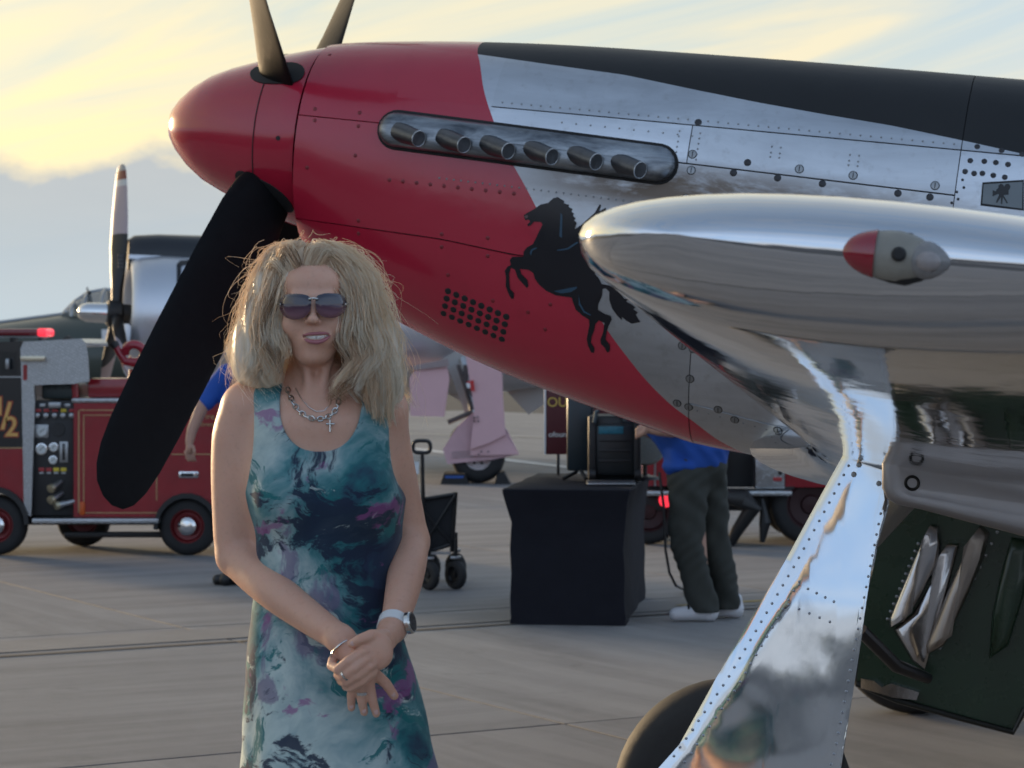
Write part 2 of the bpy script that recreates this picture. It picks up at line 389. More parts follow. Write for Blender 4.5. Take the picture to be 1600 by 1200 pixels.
def fmix(t, f, a, b):
    n = t.n('ShaderNodeMix', data_type='FLOAT'); 
    for k, v in ((0, f), (2, a), (3, b)):
        if isinstance(v, (int, float)): n.inputs[k].default_value = v
        else: t.lk(v, n.inputs[k])
    return n.outputs[0]
t.set('Roughness', fmix(t, isred, fmix(t, isblk, ra, rbk), rr))
t.set('Specular IOR Level', fmix(t, isblk, 0.6, 0.3)); t.set('Coat Weight', t.math('MULTIPLY', isred, .35)); t.set('Coat Roughness', .07)
t.bump(t.math('ADD', t.noise(5.5, 3, 0.5), t.math('MULTIPLY', n2, 0.05)), 0.10, 0.03)
M_skin = t.m
M_dark = mat('inner_structure', (0.012, 0.012, 0.013), 0.7, var=0.2)
t = newmat('polished_aluminium')
n1 = t.noise(2.5, 6, 0.6); n2 = t.noise(45, 5, 0.6)
t.set('Base Color', t.mix(n1, (0.66, 0.68, 0.71), (0.75, 0.76, 0.78))); t.set('Metallic', 1.0)
t.set('Roughness', t.math('ADD', 0.035, t.math('MULTIPLY', t.ramp(t.math('ADD', t.math('MULTIPLY', n1, .7), t.math('MULTIPLY', n2, .3)), [(.4, 0), (.7, 1)]), 0.07)))
t.bump(t.math('ADD', t.noise(3.2, 3, 0.5, vec=t.sc((1.6, 0.8, 1))), t.math('MULTIPLY', n2, 0.012)), 0.10, 0.03)
M_chrome = t.m
t = newmat('buffed_door_metal')
n1 = t.noise(3, 6, 0.6); n2 = t.noise(60, 5, 0.6)
t.set('Base Color', t.mix(n1, (0.60, 0.66, 0.72), (0.72, 0.76, 0.80))); t.set('Metallic', 1.0)
t.set('Roughness', t.math('ADD', 0.05, t.math('MULTIPLY', n2, 0.07)))
t.bump(t.math('ADD', t.noise(3.0, 2, 0.5, 0.4, vec=t.sc((1.2, 1.2, 0.9))), t.math('MULTIPLY', n2, 0.010)), 0.05, 0.03)
M_door = t.m
M_rivet = mat('rivet_steel', (0.28, 0.29, 0.30), 0.4, 0.9, var=0.3)
M_fast = mat('dark_fastener', (0.045, 0.045, 0.05), 0.45, 0.5, var=0.4)
M_blackm = mat('black_marking', (0.010, 0.010, 0.012), 0.35, var=0.3)
M_rubber = mat('tyre_rubber', (0.016, 0.016, 0.017), 0.72, var=0.35, scale=20, bump=0.2)
M_prop = mat('propeller_black', (0.007, 0.007, 0.008), 0.55, spec=.12, var=0.35, scale=14, rvar=0.16, bump=0.05)
t = newmat('burnt_exhaust_metal')
n1 = t.noise(5, 7, 0.65, 0.5, vec=t.sc((1, 1, 4))); n2 = t.noise(30, 6, 0.6)
t.set('Base Color', t.mix(t.ramp(n1, [(.35, 0), (.7, 1)]), (0.09, 0.10, 0.115), (0.42, 0.45, 0.48))); t.set('Metallic', 0.9)
t.set('Roughness', t.math('ADD', 0.24, t.math('MULTIPLY', n2, 0.28))); t.bump(n2, 0.15, 0.004)
M_burnt = t.m

# ---- skin panels: bands between seams, cut at stations, each a plate with an edge over a dark inner shell
s_top = lambda u: f_zt(u)
s_riv = lambda u: lerp([0, .395, .405, .75, 2.35, 7], [.0625, .0615, .158, .158, .174, .22], u)
s_mid = lambda u: lerp([0, .36, 1.41, 2.33, 7], [.062, .062, .034, .023, -.05], u)
s_low = lambda u: lerp([0, .63, .885, 1.19, 2.4, 7], [-.295, -.312, -.336, -.339, -.345, -.2], u)
s_bel = lambda u: lerp([0, 1.55, 1.8, 2.4, 7], [-.72, -.765, -.80, -.83, -.3], u)
s_bot = lambda u: f_zb(u)
GAP = 0.0032
def panel(name, u0, u1, za, zb, nu, nz, m=None, side=-1, ga=True, gb=True, g0=True, g1=True):
    mb = MB(); us = np.linspace(u0+(GAP/2 if g0 else 0), u1-(GAP/2 if g1 else 0), nu+1); G = []
    for u in us:
        pa = math.pi/2 if za is s_top else phi_of(u, za(u)); pb = -math.pi/2 if zb is s_bot else phi_of(u, zb(u))
        r = max(f_b(u)*.9, .2)
        if ga and za is not s_top: pa -= GAP/2/r
        if gb and zb is not s_bot: pb += GAP/2/r
        G.append([spt(u, phi=pa+(pb-pa)*k/nz, side=side) for k in range(nz+1)])
    n = nz+1; vs = [p for r in G for p in r]
    fs = [(i*n+k, i*n+k+1, (i+1)*n+k+1, (i+1)*n+k) for i in range(nu) for k in range(nz)]
    # folded edge
    rim = [(0, k) for k in range(nz+1)]+[(i, nz) for i in range(1, nu+1)]+[(nu, k) for k in range(nz-1, -1, -1)]+[(i, 0) for i in range(nu-1, 0, -1)]
    b = len(vs); cz = Vector((0, 0, -.15))
    for (i, k) in rim:
        p = G[i][k]; d = Vector((0, -p.y, cz.z-p.z)); vs.append(p+d.normalized()*0.006)
    m_ = len(rim); idx = [i*n+k for i, k in rim]
    fs += [(idx[q], idx[(q+1) % m_], b+(q+1) % m_, b+q) for q in range(m_)]
    mb.add(vs, fs); return mb.build(name, m or M_skin, plane, 35)
panel('upper_cowl_panel', .05, .40, s_top, s_riv, 8, 10, g1=False)
panel('upper_cowl_panel', .40, .745, s_top, lambda u: .158, 8, 10, g0=False, g1=False, gb=False)
panel('upper_cowl_panel', .745, 2.335, s_top, s_riv, 28, 10, g0=False)
panel('side_strip_panel', .40, .745, lambda u: .158, s_mid, 8, 3, ga=False, g0=False, g1=False)
panel('side_strip_panel', .745, 1.445, s_riv, s_mid, 16, 3, g0=False)
panel('side_strip_panel', 1.445, 2.335, s_riv, s_mid, 14, 3)
panel('side_cowl_panel', .05, 2.335, s_mid, s_low, 40, 8)
panel('lower_cowl_panel', .05, 1.53, s_low, s_bot, 34, 16)
panel('lower_side_panel', 1.53, 2.335, s_low, s_bel, 14, 10)
panel('belly_panel', 1.53, 2.335, s_bel, s_bot, 14, 6)
panel('upper_fuselage_panel', 2.335, 7.55, s_top, s_riv, 26, 8)
panel('side_fuselage_panel', 2.335, 7.55, s_riv, s_low, 26, 8)
panel('lower_fuselage_panel', 2.335, 7.55, s_low, s_bot, 26, 10)
mb = MB(); us = list(np.linspace(.05, 7.55, 70)); fs = []
vs = [spt(u, phi=-math.pi/2+math.pi*k/24, side=1) for u in us for k in range(25)]
mb.add(vs, [(i*25+k, i*25+k+1, (i+1)*25+k+1, (i+1)*25+k) for i in range(len(us)-1) for k in range(24)]).build('far_side_skin', M_skin, plane, 40)
mb = MB(); us = list(np.linspace(.052, 7.5, 70))
mb.loft([[spt(u, phi=-math.pi/2+math.pi*k/24, off=-.008, side=-1) for k in range(25)]+[spt(u, phi=math.pi/2-math.pi*k/24, off=-.008, side=1) for k in range(1, 24)] for u in us]).build('inner_structure', M_dark, plane)
# canopy, fin and tailplane beyond the right of the picture
mb = MB(); secs = []
for u, h, hw in ((2.62, .02, .20), (2.85, .22, .27), (3.2, .36, .30), (3.7, .38, .30), (4.3, .26, .25), (4.9, .05, .15)):
    zt = f_zt(u)-.05; secs.append([(u, -hw*math.cos(math.pi*k/12), zt+(h+.05)*math.sin(math.pi*k/12)) for k in range(13)])
mb.loft(secs, closed=False).build('canopy', mat('canopy_glass', (0.03, 0.04, 0.045), 0.05, var=.1, coat=1.0), plane, 60)
mb = MB(); mb.loft([[(u0+dx*c, sgn*th*math.sin(math.pi*min(dx*1.6, 1)) if dx < 1 else 0, z) for sgn in (1, -1) for dx in ((0, .15, .4, .7, 1) if sgn > 0 else (.7, .4, .15))] for u0, c, z, th in ((6.3, 1.5, .2, .05), (6.7, 1.1, .9, .045), (7.0, .7, 1.35, .03))]).build('tail_fin', M_chrome, plane)

# ---- spinner and propeller
prof = [(-.549, .004), (-.545, .03), (-.53, .065), (-.50, .105), (-.45, .152), (-.387, .195), (-.31, .229), (-.232, .256), (-.134, .290), (-.032, .318), (.030, .333), (.042, .333)]
M_red = mat('red_gloss_paint', (0.42, 0.015, 0.040), 0.16, coat=.5, var=0.08, scale=3, rvar=0.1, bump=0.02, bscale=9)
sp = MB().lathe(prof, ax=(1, 0, 0), n=72).build('spinner', M_red, plane, 50)
mb = MB(); mb.lathe([(-.122, .2948), (-.122, .2955), (-.1185, .2965), (-.1185, .295)], ax=(1, 0, 0), n=72, caps=False).build('seam', M_dark, sp)
HX = -.085
def blade(th):
    r = Vector((0, -math.cos(th), math.sin(th))); tg = Vector((1, 0, 0)).cross(r); secs = []
    stn = [(.16, .12, 55, .95), (.24, .17, 53, .6), (.32, .225, 49, .32), (.45, .255, 43, .18), (.65, .275, 36, .12), (.85, .288, 31.5, .10), (1.1, .295, 28.5, .085), (1.35, .292, 26.5, .07), (1.52, .28, 25.5, .065), (1.62, .255, 25, .06), (1.69, .21, 25, .06), (1.735, .145, 25, .055), (1.757, .05, 25, .055)]
    for R, ch, be, tk in stn:
        b = R_(be); cv = Vector((1, 0, 0))*math.sin(b)+tg*math.cos(b); nv = r.cross(cv)
        pts = []
        for k in range(20):
            q = 2*math.pi*k/20; x = math.cos(q); y = math.sin(q)*(0.5+0.5*abs(math.sin(q))**.5 if tk < .8 else 1)
            pts.append(Vector((HX-.055*max(0, R-.3)/1.45, 0, 0))+r*R+cv*(x*ch/2)+nv*(y*tk*ch/2*(1.0 if tk > .8 else (1-0.35*x))))
        secs.append(pts)
    return secs
for th in (R_(-46.2), R_(43.8), R_(133.8), R_(223.8)):
    b = MB().loft(blade(th)).build('propeller_blade', M_prop, plane, 40)
    r = Vector((0, -math.cos(th), math.sin(th)))
    # dark oval socket where the blade leaves the spinner
    mb = MB(); n = 28; tg = Vector((1, 0, 0)).cross(r); vs = []
    for ring, (k1, k2) in enumerate(((1.0, .0045), (1.0, -.03))):
        for k in range(n):
            q = 2*math.pi*k/n; a = math.cos(q); c_ = math.sin(q)
            du = .115*math.copysign(abs(a)**.7, a); dt_ = .058*c_+.030*a
            u = HX+du*k1; rr = float(np.interp(u, [p[0] for p in prof], [p[1] for p in prof]))
            x = dt_*k1; vs.append(Vector((u, 0, 0))+r*(math.sqrt(max(rr*rr-x*x, 0))+k2)+tg*x)
    mb.add(vs+[Vector((HX, 0, 0))+r*.306], [(k, (k+1) % n, 2*n) for k in range(n)]+[(k, (k+1) % n, n+(k+1) % n, n+k) for k in range(n)])
    mb.build('blade_socket', M_dark, sp, 0)
u_, z_ = onplane(439, 217, -.29).x, onplane(439, 217, -.29).z
mb = MB(); rr = float(np.interp(u_, [p[0] for p in prof], [p[1] for p in prof])); mb.lathe([(-.006, .0085), (.002, .0085)], (u_, -math.sqrt(rr*rr-z_*z_), z_), (0, -1, 0.0), 14).build('lock_hole', M_dark, sp)

# ---- exhaust shroud with six stacks
def zc(u): return lerp([.36, 1.41], [.046, .020], u)
mb = MB(); secs = []
def shroud_ring(k, off, n=64, HH=.060):
    pts = []; L0, L1 = .362+HH, 1.41-HH
    for i in range(n):
        q = i/n
        if q < .34: u = L0+(L1-L0)*q/.34; dz = HH
        elif q < .5: a = (q-.34)/.16*math.pi; u = L1+HH*math.sin(a); dz = HH*math.cos(a)
        elif q < .84: u = L1-(L1-L0)*(q-.5)/.34; dz = -HH
        else: a = (q-.84)/.16*math.pi; u = L0-HH*math.sin(a); dz = -HH*math.cos(a)
        um = min(max(u, L0), L1); uu = um+(u-um)*k; z = zc(uu)+dz*k
        p = spt(uu, z); p.y -= off; pts.append(p)
    return pts
MB().loft([shroud_ring(1.17, .0012), shroud_ring(1.12, .004), shroud_ring(1.0, .003)], caps=False).build('shroud_shadow_ring', M_dark, plane)  # black ring laid on the skin, drawn for the shadow round the shroud
secs = [shroud_ring(1.0, -.004), shroud_ring(1.0, .012), shroud_ring(.96, .026), shroud_ring(.86, .038), shroud_ring(.66, .046), shroud_ring(.35, .049), shroud_ring(.05, .050)]
shr = MB().loft(secs).build('exhaust_shroud', M_burnt, plane, 50)
M_fl0 = mat('bright_pipe_lip', (.42, .44, .46), .3, .9, var=.3, scale=60)
M_stack = mat('exhaust_pipe', (0.12, 0.125, 0.135), 0.38, 0.9, var=0.4, scale=25, bump=0.15)
for (px, py) in [(655, 214), (727, 224), (797, 234), (866, 243), (935, 251), (1004, 264)]:
    q = onplane(px, py, -.47); p = spt(q.x, q.z); y1 = p.y-.080
    e = Vector((q.x-.002, y1, q.z-.006)); s0 = Vector((q.x-.092, p.y-.016, q.z+.014)); d = (e-s0)
    mb = MB(); q_ = d.normalized()
    ctr = [s0, s0+d*.3, s0+d*.6, e]
    mb.tube(ctr, [.036, .034, .031, .0285], 20, False, Vector((0, 0, 1)))
    mb.tube([e, e+q_*.0015, e-q_*.004, e-q_*.06], [.0285, .0265, .0240, .022], 20, False, Vector((0, 0, 1)))
    st = mb.build('exhaust_stack', M_stack, shr, 50)
    n_ = q_.orthogonal().normalized(); m_ = q_.cross(n_); MB().tube([e+(n_*math.cos(2*math.pi*k/24)+m_*math.sin(2*math.pi*k/24))*.0275 for k in range(25)], .0022, 6, False).build('pipe_lip', M_fl0, st)
    MB().lathe([(0, .0238), (.002, .0238)], e-q_*.022, q_, 18).build('pipe_bore', M_dark, st)

# ---- rivets, screws and louvre holes on the near side
def dots(name, pts, r, h, m, n=7, par=None):
    mb = MB()
    for (u, z) in pts:
        p = spt(u, z); q = spt(u, z+.01); du = (spt(u+.01, z)-p).normalized(); dz = (q-p).normalized(); nn = du.cross(dz).normalized()
        if nn.y > 0: nn = -nn
        ring0 = [p+(du*math.cos(2*math.pi*k/n)+dz*math.sin(2*math.pi*k/n))*r for k in range(n)]
        ring1 = [v+nn*h-(v-p)*.35 for v in ring0]
        mb.add(ring0+ring1+[p+nn*h*1.15], [(k, (k+1) % n, n+(k+1) % n, n+k) for k in range(n)]+[(n+k, n+(k+1) % n, 2*n) for k in range(n)])
    return mb.build(name, m, par or plane, 50)
rv = []
for u in np.arange(.78, 2.32, .034): rv.append((u, s_riv(u)+.018))
for u in np.arange(.60, 2.0, .026): rv.append((u, -.105-.012*(u-.6)))
for u in np.arange(1.0, 1.5, .05): rv.append((u, .128))
for z in np.arange(.05, .15, .018): rv.append((1.405, z)); rv.append((1.475, z))
for u in (1.72, 1.75, 1.98, 2.01): rv += [(u, .12), (u, .10), (u, .085)]
for u in np.arange(1.56, 2.3, .04): rv.append((u, s_bel(u)-.02))
tag(dots('rivets', rv, .0038, .0016, M_rivet, 6), kind='stuff')
redr = []
for u in np.arange(.42, .9, .05): redr += [(u, -.13)]
for q in [(492, 170), (492, 188), (562, 176), (560, 197), (555, 243), (480, 262), (515, 85), (690, 366), (690, 386), (762, 372), (762, 400), (770, 470), (825, 488), (860, 476), (852, 515), (700, 430), (560, 365), (560, 345)]: redr.append(onfus(*q))
M_rs = mat('red_screw', (0.20, 0.012, 0.02), 0.4, var=.2)
for q in redr: dots('screw', [q], .0075, .0014, M_rs, 8)
def fastener(x, y, r=.0125, m=M_fast, slot=True):
    u, z = onfus(x, y); o = dots('fastener', [(u, z)], r, .0022, m, 14)
    return o
for q in [(1091, 191), (1168, 254), (1146, 270), (1215, 278), (1285, 287), (1403, 302), (1453, 308), (938, 425)]: fastener(*q)
M_fl = mat('light_fastener', (0.30, 0.31, 0.32), 0.35, 0.9, var=0.3)
def ringfast(x, y, r=.0125):
    u, z = onfus(x, y); p = spt(u, z); du = (spt(u+.01, z)-p).normalized(); dz = (spt(u, z+.01)-p).normalized(); nn = du.cross(dz).normalized(); nn = -nn if nn.y > 0 else nn
    o = MB().lathe([(0, r), (.0016, r), (.002, r*.8)], p, nn, 16).build('fastener', M_fl, plane)
    mb = MB(); mb.lathe([(-.001, r*1.25), (.0006, r*1.22)], p, nn, 16); a = p+nn*.0022
    mb.tube([a-dz*r*.75, a+dz*r*.75], .0016, 5); mb.build('slot', M_dark, o)
for q in [(1082, 241), (1080, 266), (1072, 310), (1249, 264), (1333, 274), (1461, 290), (1066, 540), (1083, 545), (1078, 592), (1058, 630), (1076, 636), (1122, 640), (1148, 656), (1250, 690), (1215, 672)]: ringfast(*q)
for q in [(1527, 229), (1565, 235), (1597, 241), (1516, 251), (1538, 252), (1556, 254), (1575, 257), (1508, 268), (1522, 271), (1535, 271), (1552, 274), (1570, 277)]: fastener(*q, r=.0095)
tag(dots('small_rivets', [onfus(*q) for q in [(1504, 281), (1506, 293), (1495, 300), (1497, 311), (1487, 317), (1489, 329), (1479, 336)]], .005, .002, M_fast, 8), kind='stuff')
# louvre holes: 4 rows of 8
c00, c10, c01 = (700, 455), (791, 495), (693, 490)
for i in range(8):
    for k in range(4):
        x = c00[0]+(c10[0]-c00[0])*i/7+(c01[0]-c00[0])*k/3; y = c00[1]+(c10[1]-c00[1])*i/7+(c01[1]-c00[1])*k/3
        dots('louvre_hole', [onfus(x, y)], .0122, .0012, M_dark, 14)
# camera plaque
def decal(name, poly, m, off, par=None, cuts=0, thick=.0012):
    """flat marking laid on the skin; poly in (u, z)"""
    from mathutils.geometry import delaunay_2d_cdt
    pts = []
    for a, b in zip(poly, poly[1:]+poly[:1]):
        k = max(1, int(math.hypot(b[0]-a[0], b[1]-a[1])/.025)) if cuts else 1
        pts += [Vector((a[0]+(b[0]-a[0])*i/k, a[1]+(b[1]-a[1])*i/k)) for i in range(k)]
    nb = len(pts)
    if cuts:
        us = [p.x for p in pts]; zs = [p.y for p in pts]
        pts = pts+[Vector((x, y)) for x in np.arange(min(us), max(us), .024) for y in np.arange(min(zs), max(zs), .024)]
    ov, oe, of, *_ = delaunay_2d_cdt(pts, [], [list(range(nb))], 1, 1e-5)
    me = bpy.data.meshes.new(name); me.from_pydata([(p.x, spt(p.x, p.y).y-off, p.y) for p in ov], [], [list(f) for f in of]); me.materials.append(m)
    for p in me.polygons:
        if p.normal.y > 0: p.flip()
    me.polygons.foreach_set('use_smooth', [True]*len(me.polygons))
    return link(name, me, par or plane)
P = lambda pts: [onfus(*q) for q in pts]
decal('plaque_border', P([(1535, 285), (1600, 281), (1600, 329), (1532, 321)]), M_dark, .0018, cuts=2)
pq = decal('plaque', P([(1537, 288), (1598, 284), (1597, 326), (1535, 318)]), mat('grey_plaque', (0.16, 0.18, 0.19), 0.4, .4, var=.15), .0026, cuts=2)
decal('camera_symbol', P([(1556, 299), (1557, 296), (1560, 294), (1560, 290), (1564, 287), (1568, 289), (1569, 292), (1571, 288), (1576, 287), (1579, 291), (1578, 295), (1576, 297), (1576, 304), (1568, 305), (1575, 317), (1573, 318), (1567, 308), (1566, 319), (1564, 319), (1564, 308), (1558, 317), (1556, 316), (1561, 305), (1560, 303), (1551, 307), (1551, 297)]), M_blackm, .0036, pq, cuts=2)
# ---- rearing winged horse
hz = lambda X, Y: (780+X*240/1108, 300+Y*260/1200)
horse = [(178, 170), (205, 150), (250, 125), (300, 90), (355, 78), (390, 45), (425, 36), (440, 48), (470, 65), (468, 82), (505, 92), (500, 105), (530, 125), (520, 140), (540, 155), (532, 172), (552, 190), (540, 205), (560, 222), (545, 268), (590, 240), (640, 195), (690, 150), (725, 88), (735, 95), (722, 140), (770, 112), (768, 135), (740, 170), (700, 250), (640, 300), (640, 420), (690, 480), (740, 508), (722, 545), (690, 590), (720, 625), (740, 665), (790, 672), (840, 690), (872, 730), (905, 772), (945, 768), (915, 790), (960, 815), (985, 835), (965, 845), (1000, 870), (985, 885), (1005, 920), (1020, 938), (985, 945), (955, 950), (920, 930), (885, 900), (885, 925), (850, 890), (815, 840), (795, 780), (795, 720), (770, 695), (745, 700), (742, 750), (715, 810), (712, 850), (760, 880), (805, 895), (812, 920), (790, 965), (775, 1010), (768, 1065), (800, 1105), (798, 1150), (780, 1158), (760, 1120), (735, 1095), (730, 1065), (752, 1010), (760, 945), (720, 925), (695, 950), (685, 1000), (668, 1040), (662, 1085), (688, 1125), (685, 1160), (665, 1158), (642, 1110), (632, 1060), (640, 1020), (652, 960), (648, 920), (600, 890), (555, 850), (535, 800), (525, 762), (480, 755), (410, 745), (340, 712), (290, 670), (258, 625), (248, 585), (210, 560), (150, 555), (160, 590), (205, 635), (212, 680), (200, 692), (175, 665), (135, 620), (115, 560), (85, 545), (72, 590), (75, 660), (80, 700), (108, 730), (105, 770), (88, 770), (65, 725), (48, 680), (50, 620), (42, 570), (60, 540), (85, 525), (78, 490), (95, 468), (175, 465), (178, 430), (200, 400), (245, 375), (268, 330), (290, 280), (315, 235), (300, 215), (250, 215), (230, 240), (208, 248), (205, 232), (225, 215), (215, 200), (188, 202)]
M_horse = mat('black_emblem_paint', (0.008, 0.008, 0.012), 0.22, var=.3)
ho = decal('horse_emblem', P([hz(*q) for q in horse]), M_horse, .0025, cuts=3); ho['label'] = 'black rearing winged horse painted on the nose'
M_hb = mat('blue_grey_paint', (0.03, 0.07, 0.11), 0.25, var=.2)
for pl in ([(395, 715), (470, 700), (560, 682), (565, 692), (520, 722), (450, 732)], [(445, 150), (458, 170), (455, 330), (435, 320)], [(222, 440), (232, 415), (262, 400), (278, 404), (240, 425), (232, 460)], [(560, 360), (575, 365), (500, 415), (420, 425), (420, 417), (490, 405)], [(575, 740), (585, 800), (620, 860), (665, 885), (660, 892), (610, 870), (575, 810)]):
    decal('emblem_highlight', P([hz(*q) for q in pl]), M_hb, .0040, ho, cuts=1)
M_eye = mat('emblem_nostril', (0.12, 0.07, 0.07), 0.4)
decal('emblem_nostril', P([hz(*q) for q in [(185, 175), (205, 165), (212, 180), (192, 192)]]), M_eye, .0040, ho)

# ---- wings
def airfoil(n=26):
    xs = [(1-math.cos(math.pi*k/n))/2 for k in range(n+1)]
    th = lambda x: 5*(.2969*math.sqrt(x)-.126*x-.3516*x*x+.2843*x**3-.1036*x**4)*.5*2
    up = [(x, th(x)) for x in xs]; lo = [(x, -th(x)*.82) for x in reversed(xs[1:-1])]
    return up+lo
AF = airfoil()
def wing_secs(side):
    secs = []
    LEy = [-.20, -.33, -.55, -.85, -1.3, -2, -3.2, -4.4, -5.37]
    def le(y):
        k = (y+.33)/(-5.37+.33)
        return lerp([-5.37, -1.2, -.7, -.33, -.1], [2.137, 2.054, 2.00, 1.80, 1.70], y), -.881+.529*k
    def sec(y, u, z, ch, tk, inc):
        lf = lerp([-5.4, -4.0, -2.0, -.3], [1.62, 1.45, 1.1, 1.0], y)
        c, s = math.cos(inc), math.sin(inc); return [Vector((u+x*ch*c+q*tk*s*0, side*-1*y if False else (y if side < 0 else -y), z+x*ch*s+(q if q > 0 else q*lf)*tk)) for x, q in AF]
    for y in LEy:
        k = (y+.33)/(-5.04); u, z = le(y); ch = lerp([0, 1], [2.75, 1.28], k); tk = lerp([0, 1], [.15*2, .083*2], k)*.5
        # thickness factor: airfoil() peaks at 0.5
        secs.append(sec(y, u, z, ch, tk*2, R_(lerp([0, 1], [1.2, 1.4], k))))
    u, z = le(-5.37)
    for a in (20, 40, 58, 72, 82, 88):
        s_, c_ = math.sin(R_(a)), math.cos(R_(a)); y = -5.37-.15*s_
        du = .16*(1-c_); ch = 1.28-du-.30*(1-c_); secs.append(sec(y, u+du, z+.012*s_+du*.03, ch, .166*(c_*.98+.02), R_(1.4)))
    return secs
WL = MB().loft(wing_secs(-1)).build('wing', M_chrome, plane, 40)
MB().loft(wing_secs(1)).build('wing', M_chrome, plane, 40)
# leading-edge light on the wing tip: dark socket, cream body, red lens, clear glass bulb
M_lens = newmat('red_lens'); M_lens.set('Base Color', (0.26, 0.004, 0.018)); M_lens.set('Roughness', 0.08); M_lens.set('Coat Weight', 1.0); M_lens = M_lens.m
gt = newmat('clear_glass'); gt.set('Base Color', (0.42, 0.41, 0.41)); gt.set('Roughness', 0.1); gt.set('Transmission Weight', 0.5); M_glass = gt.m
M_cream = mat('cream_housing', (0.26, 0.245, 0.21), 0.4, var=.25, scale=30)
nc = onplane(1410, 402, -5.50); nc = Vector((nc.x, -5.504, nc.z))
def ell(c, r, n=24, m=16, cutx=None, tear=0.0):
    vs = []; fs = []
    for i in range(m+1):
        a = math.pi*i/m; x = -math.cos(a); rr = math.sin(a)
        for k in range(n):
            q = 2*math.pi*k/n; tp = 1-tear*max(0, x)**1.3
            vs.append(Vector((c[0]+x*r[0], c[1]+rr*math.cos(q)*r[1]*tp, c[2]+rr*math.sin(q)*r[2]*tp)))
    fs = [(i*n+k, i*n+(k+1) % n, (i+1)*n+(k+1) % n, (i+1)*n+k) for i in range(m) for k in range(n)]
    return vs, fs
MB().add(*ell(nc+Vector((.008, .008, -.002)), (.100, .033, .0375), tear=.85)).build('light_socket', M_dark, WL)
nl = MB().add(*ell(nc+Vector((-.004, -.004, 0)), (.072, .028, .0325), tear=.45)).build('navigation_light', M_cream, WL)
vs, fs = ell(nc+Vector((-.004, -.005, 0)), (.0742, .0295, .0340), tear=.45)
keep = [f for f in fs if all(vs[i].x < nc.x-.022 for i in f)]
MB().add(vs, keep).build('red_lens', M_lens, nl, 60)
MB().lathe([(0, .0075), (.003, .0095), (.006, .006)], nc+Vector((-.002, -.0305, .002)), (0, -1, .1), 14).build('screw_hole', M_dark, nl)
MB().add(*ell(nc+Vector((.033, -.010, -.001)), (.031, .024, .0245), tear=.4)).build('glass_bulb', M_glass, nl)
MB().add(*ell(nc+Vector((.034, -.027, -.002)), (.016, .010, .013))).build('bulb_cap', mat('milky_glass', (0.30, 0.27, 0.265), .3, var=.3, scale=60), nl)

# ---- main gear, near side
DY = -1.95
wc = PMI @ at(1145, 1243, 7.12); wcw = PM @ wc; wcw.z = .343; wc = PMI @ wcw
def wheel(c, R, W, par, rim_mat, name='wheel', ax=Vector((0, 1, 0)), rk=.56, n=48, tread=True):
    """tyre and rim; returns the wheel empty-less parent (tyre)"""
    pr = []
    for k in range(15):
        a = -math.pi/2+math.pi*k/14; s_ = math.sin(a); c_ = max(math.cos(a), 0)
        pr.append((W/2*math.copysign(abs(s_)**.8, s_), R*rk+(R-R*rk)*c_**.55))
    ty = MB().lathe(pr, c, ax, n, False).build('tyre', M_rubber, par, 50)
    rp = [(-W*.36, R*rk*1.02), (-W*.36, R*rk*.92), (-W*.18, R*rk*.82), (-W*.14, R*rk*.4), (-W*.26, R*rk*.34), (-W*.28, 0.001)]
    rm = MB(); rm.lathe(rp, c, ax, n, False); rm.lathe([(-a, b) for a, b in rp], c, ax, n, False)
    rm.build('rim', rim_mat, par, 40)
    return ty
gl = MB(); top = Vector((2.42, -1.85, -.80)); gl.tube([top, wc+Vector((.10, -.06, .55)), wc+Vector((.02, -.12, .12)), wc+Vector((0, -.12, 0))], [.055, .055, .04, .045], 16); gl.tube([wc+Vector((0, -.14, 0)), wc+Vector((0, .05, 0))], .03, 12)
lg = gl.build('landing_gear_leg', mat('gear_grey', (0.22, 0.23, 0.24), .4, .6), plane)
M_rim = mat('alloy_rim', (0.42, 0.43, 0.44), .35, .85)
we = bpy.data.objects.new('main_wheel', None); C.objects.link(we); we.parent = plane
wheel(wc, .343, .24, we, M_rim)
dp = [onplane(x, y, DY) for x, y in [(1334, 680), (1384, 696), (1384, 740), (1390, 789), (1372, 850), (1360, 905), (1351, 980), (1342, 1040), (1331, 1110), (1320, 1163), (1308, 1260), (1285, 1330), (1180, 1340), (1060, 1290), (1010, 1222), (1033, 1197), (1068, 1157), (1124, 1055), (1176, 966), (1227, 878), (1282, 775)]]
P2 = [(p.x, p.z) for p in dp]
def doorfr(x, z, d):
    bow = .03*math.sin((x-1.9)*6)
    return Vector((x, DY-.03+d+.02*(-1.2-z)*0, z))
DENTS = ((2.21, -.98, .07, .0028), (2.13, -1.28, .09, .0030), (2.24, -1.40, .09, -.0030), (2.02, -1.54, .08, .0028), (2.18, -1.62, .10, -.003))
def door_y(x, z):
    s1 = -.74-z; xe = lerp([-1.72, -1.415, -1.085, -.90, -.72], [1.80, 1.958, 2.098, 2.17, 2.236], z); d = x-xe   # d: from the forward edge, where the sheet rolls over
    y = DY-.122*s1+.10*max(0, s1-.34)**2+.012*math.exp(-(d/.035)**2)+.003*math.sin(x*9+z*4)+.002*math.sin(z*13-x*5)
    for (a, b, r, h) in DENTS: y += h*math.exp(-((x-a)**2+(z-b)**2)/(r*r))
    return y
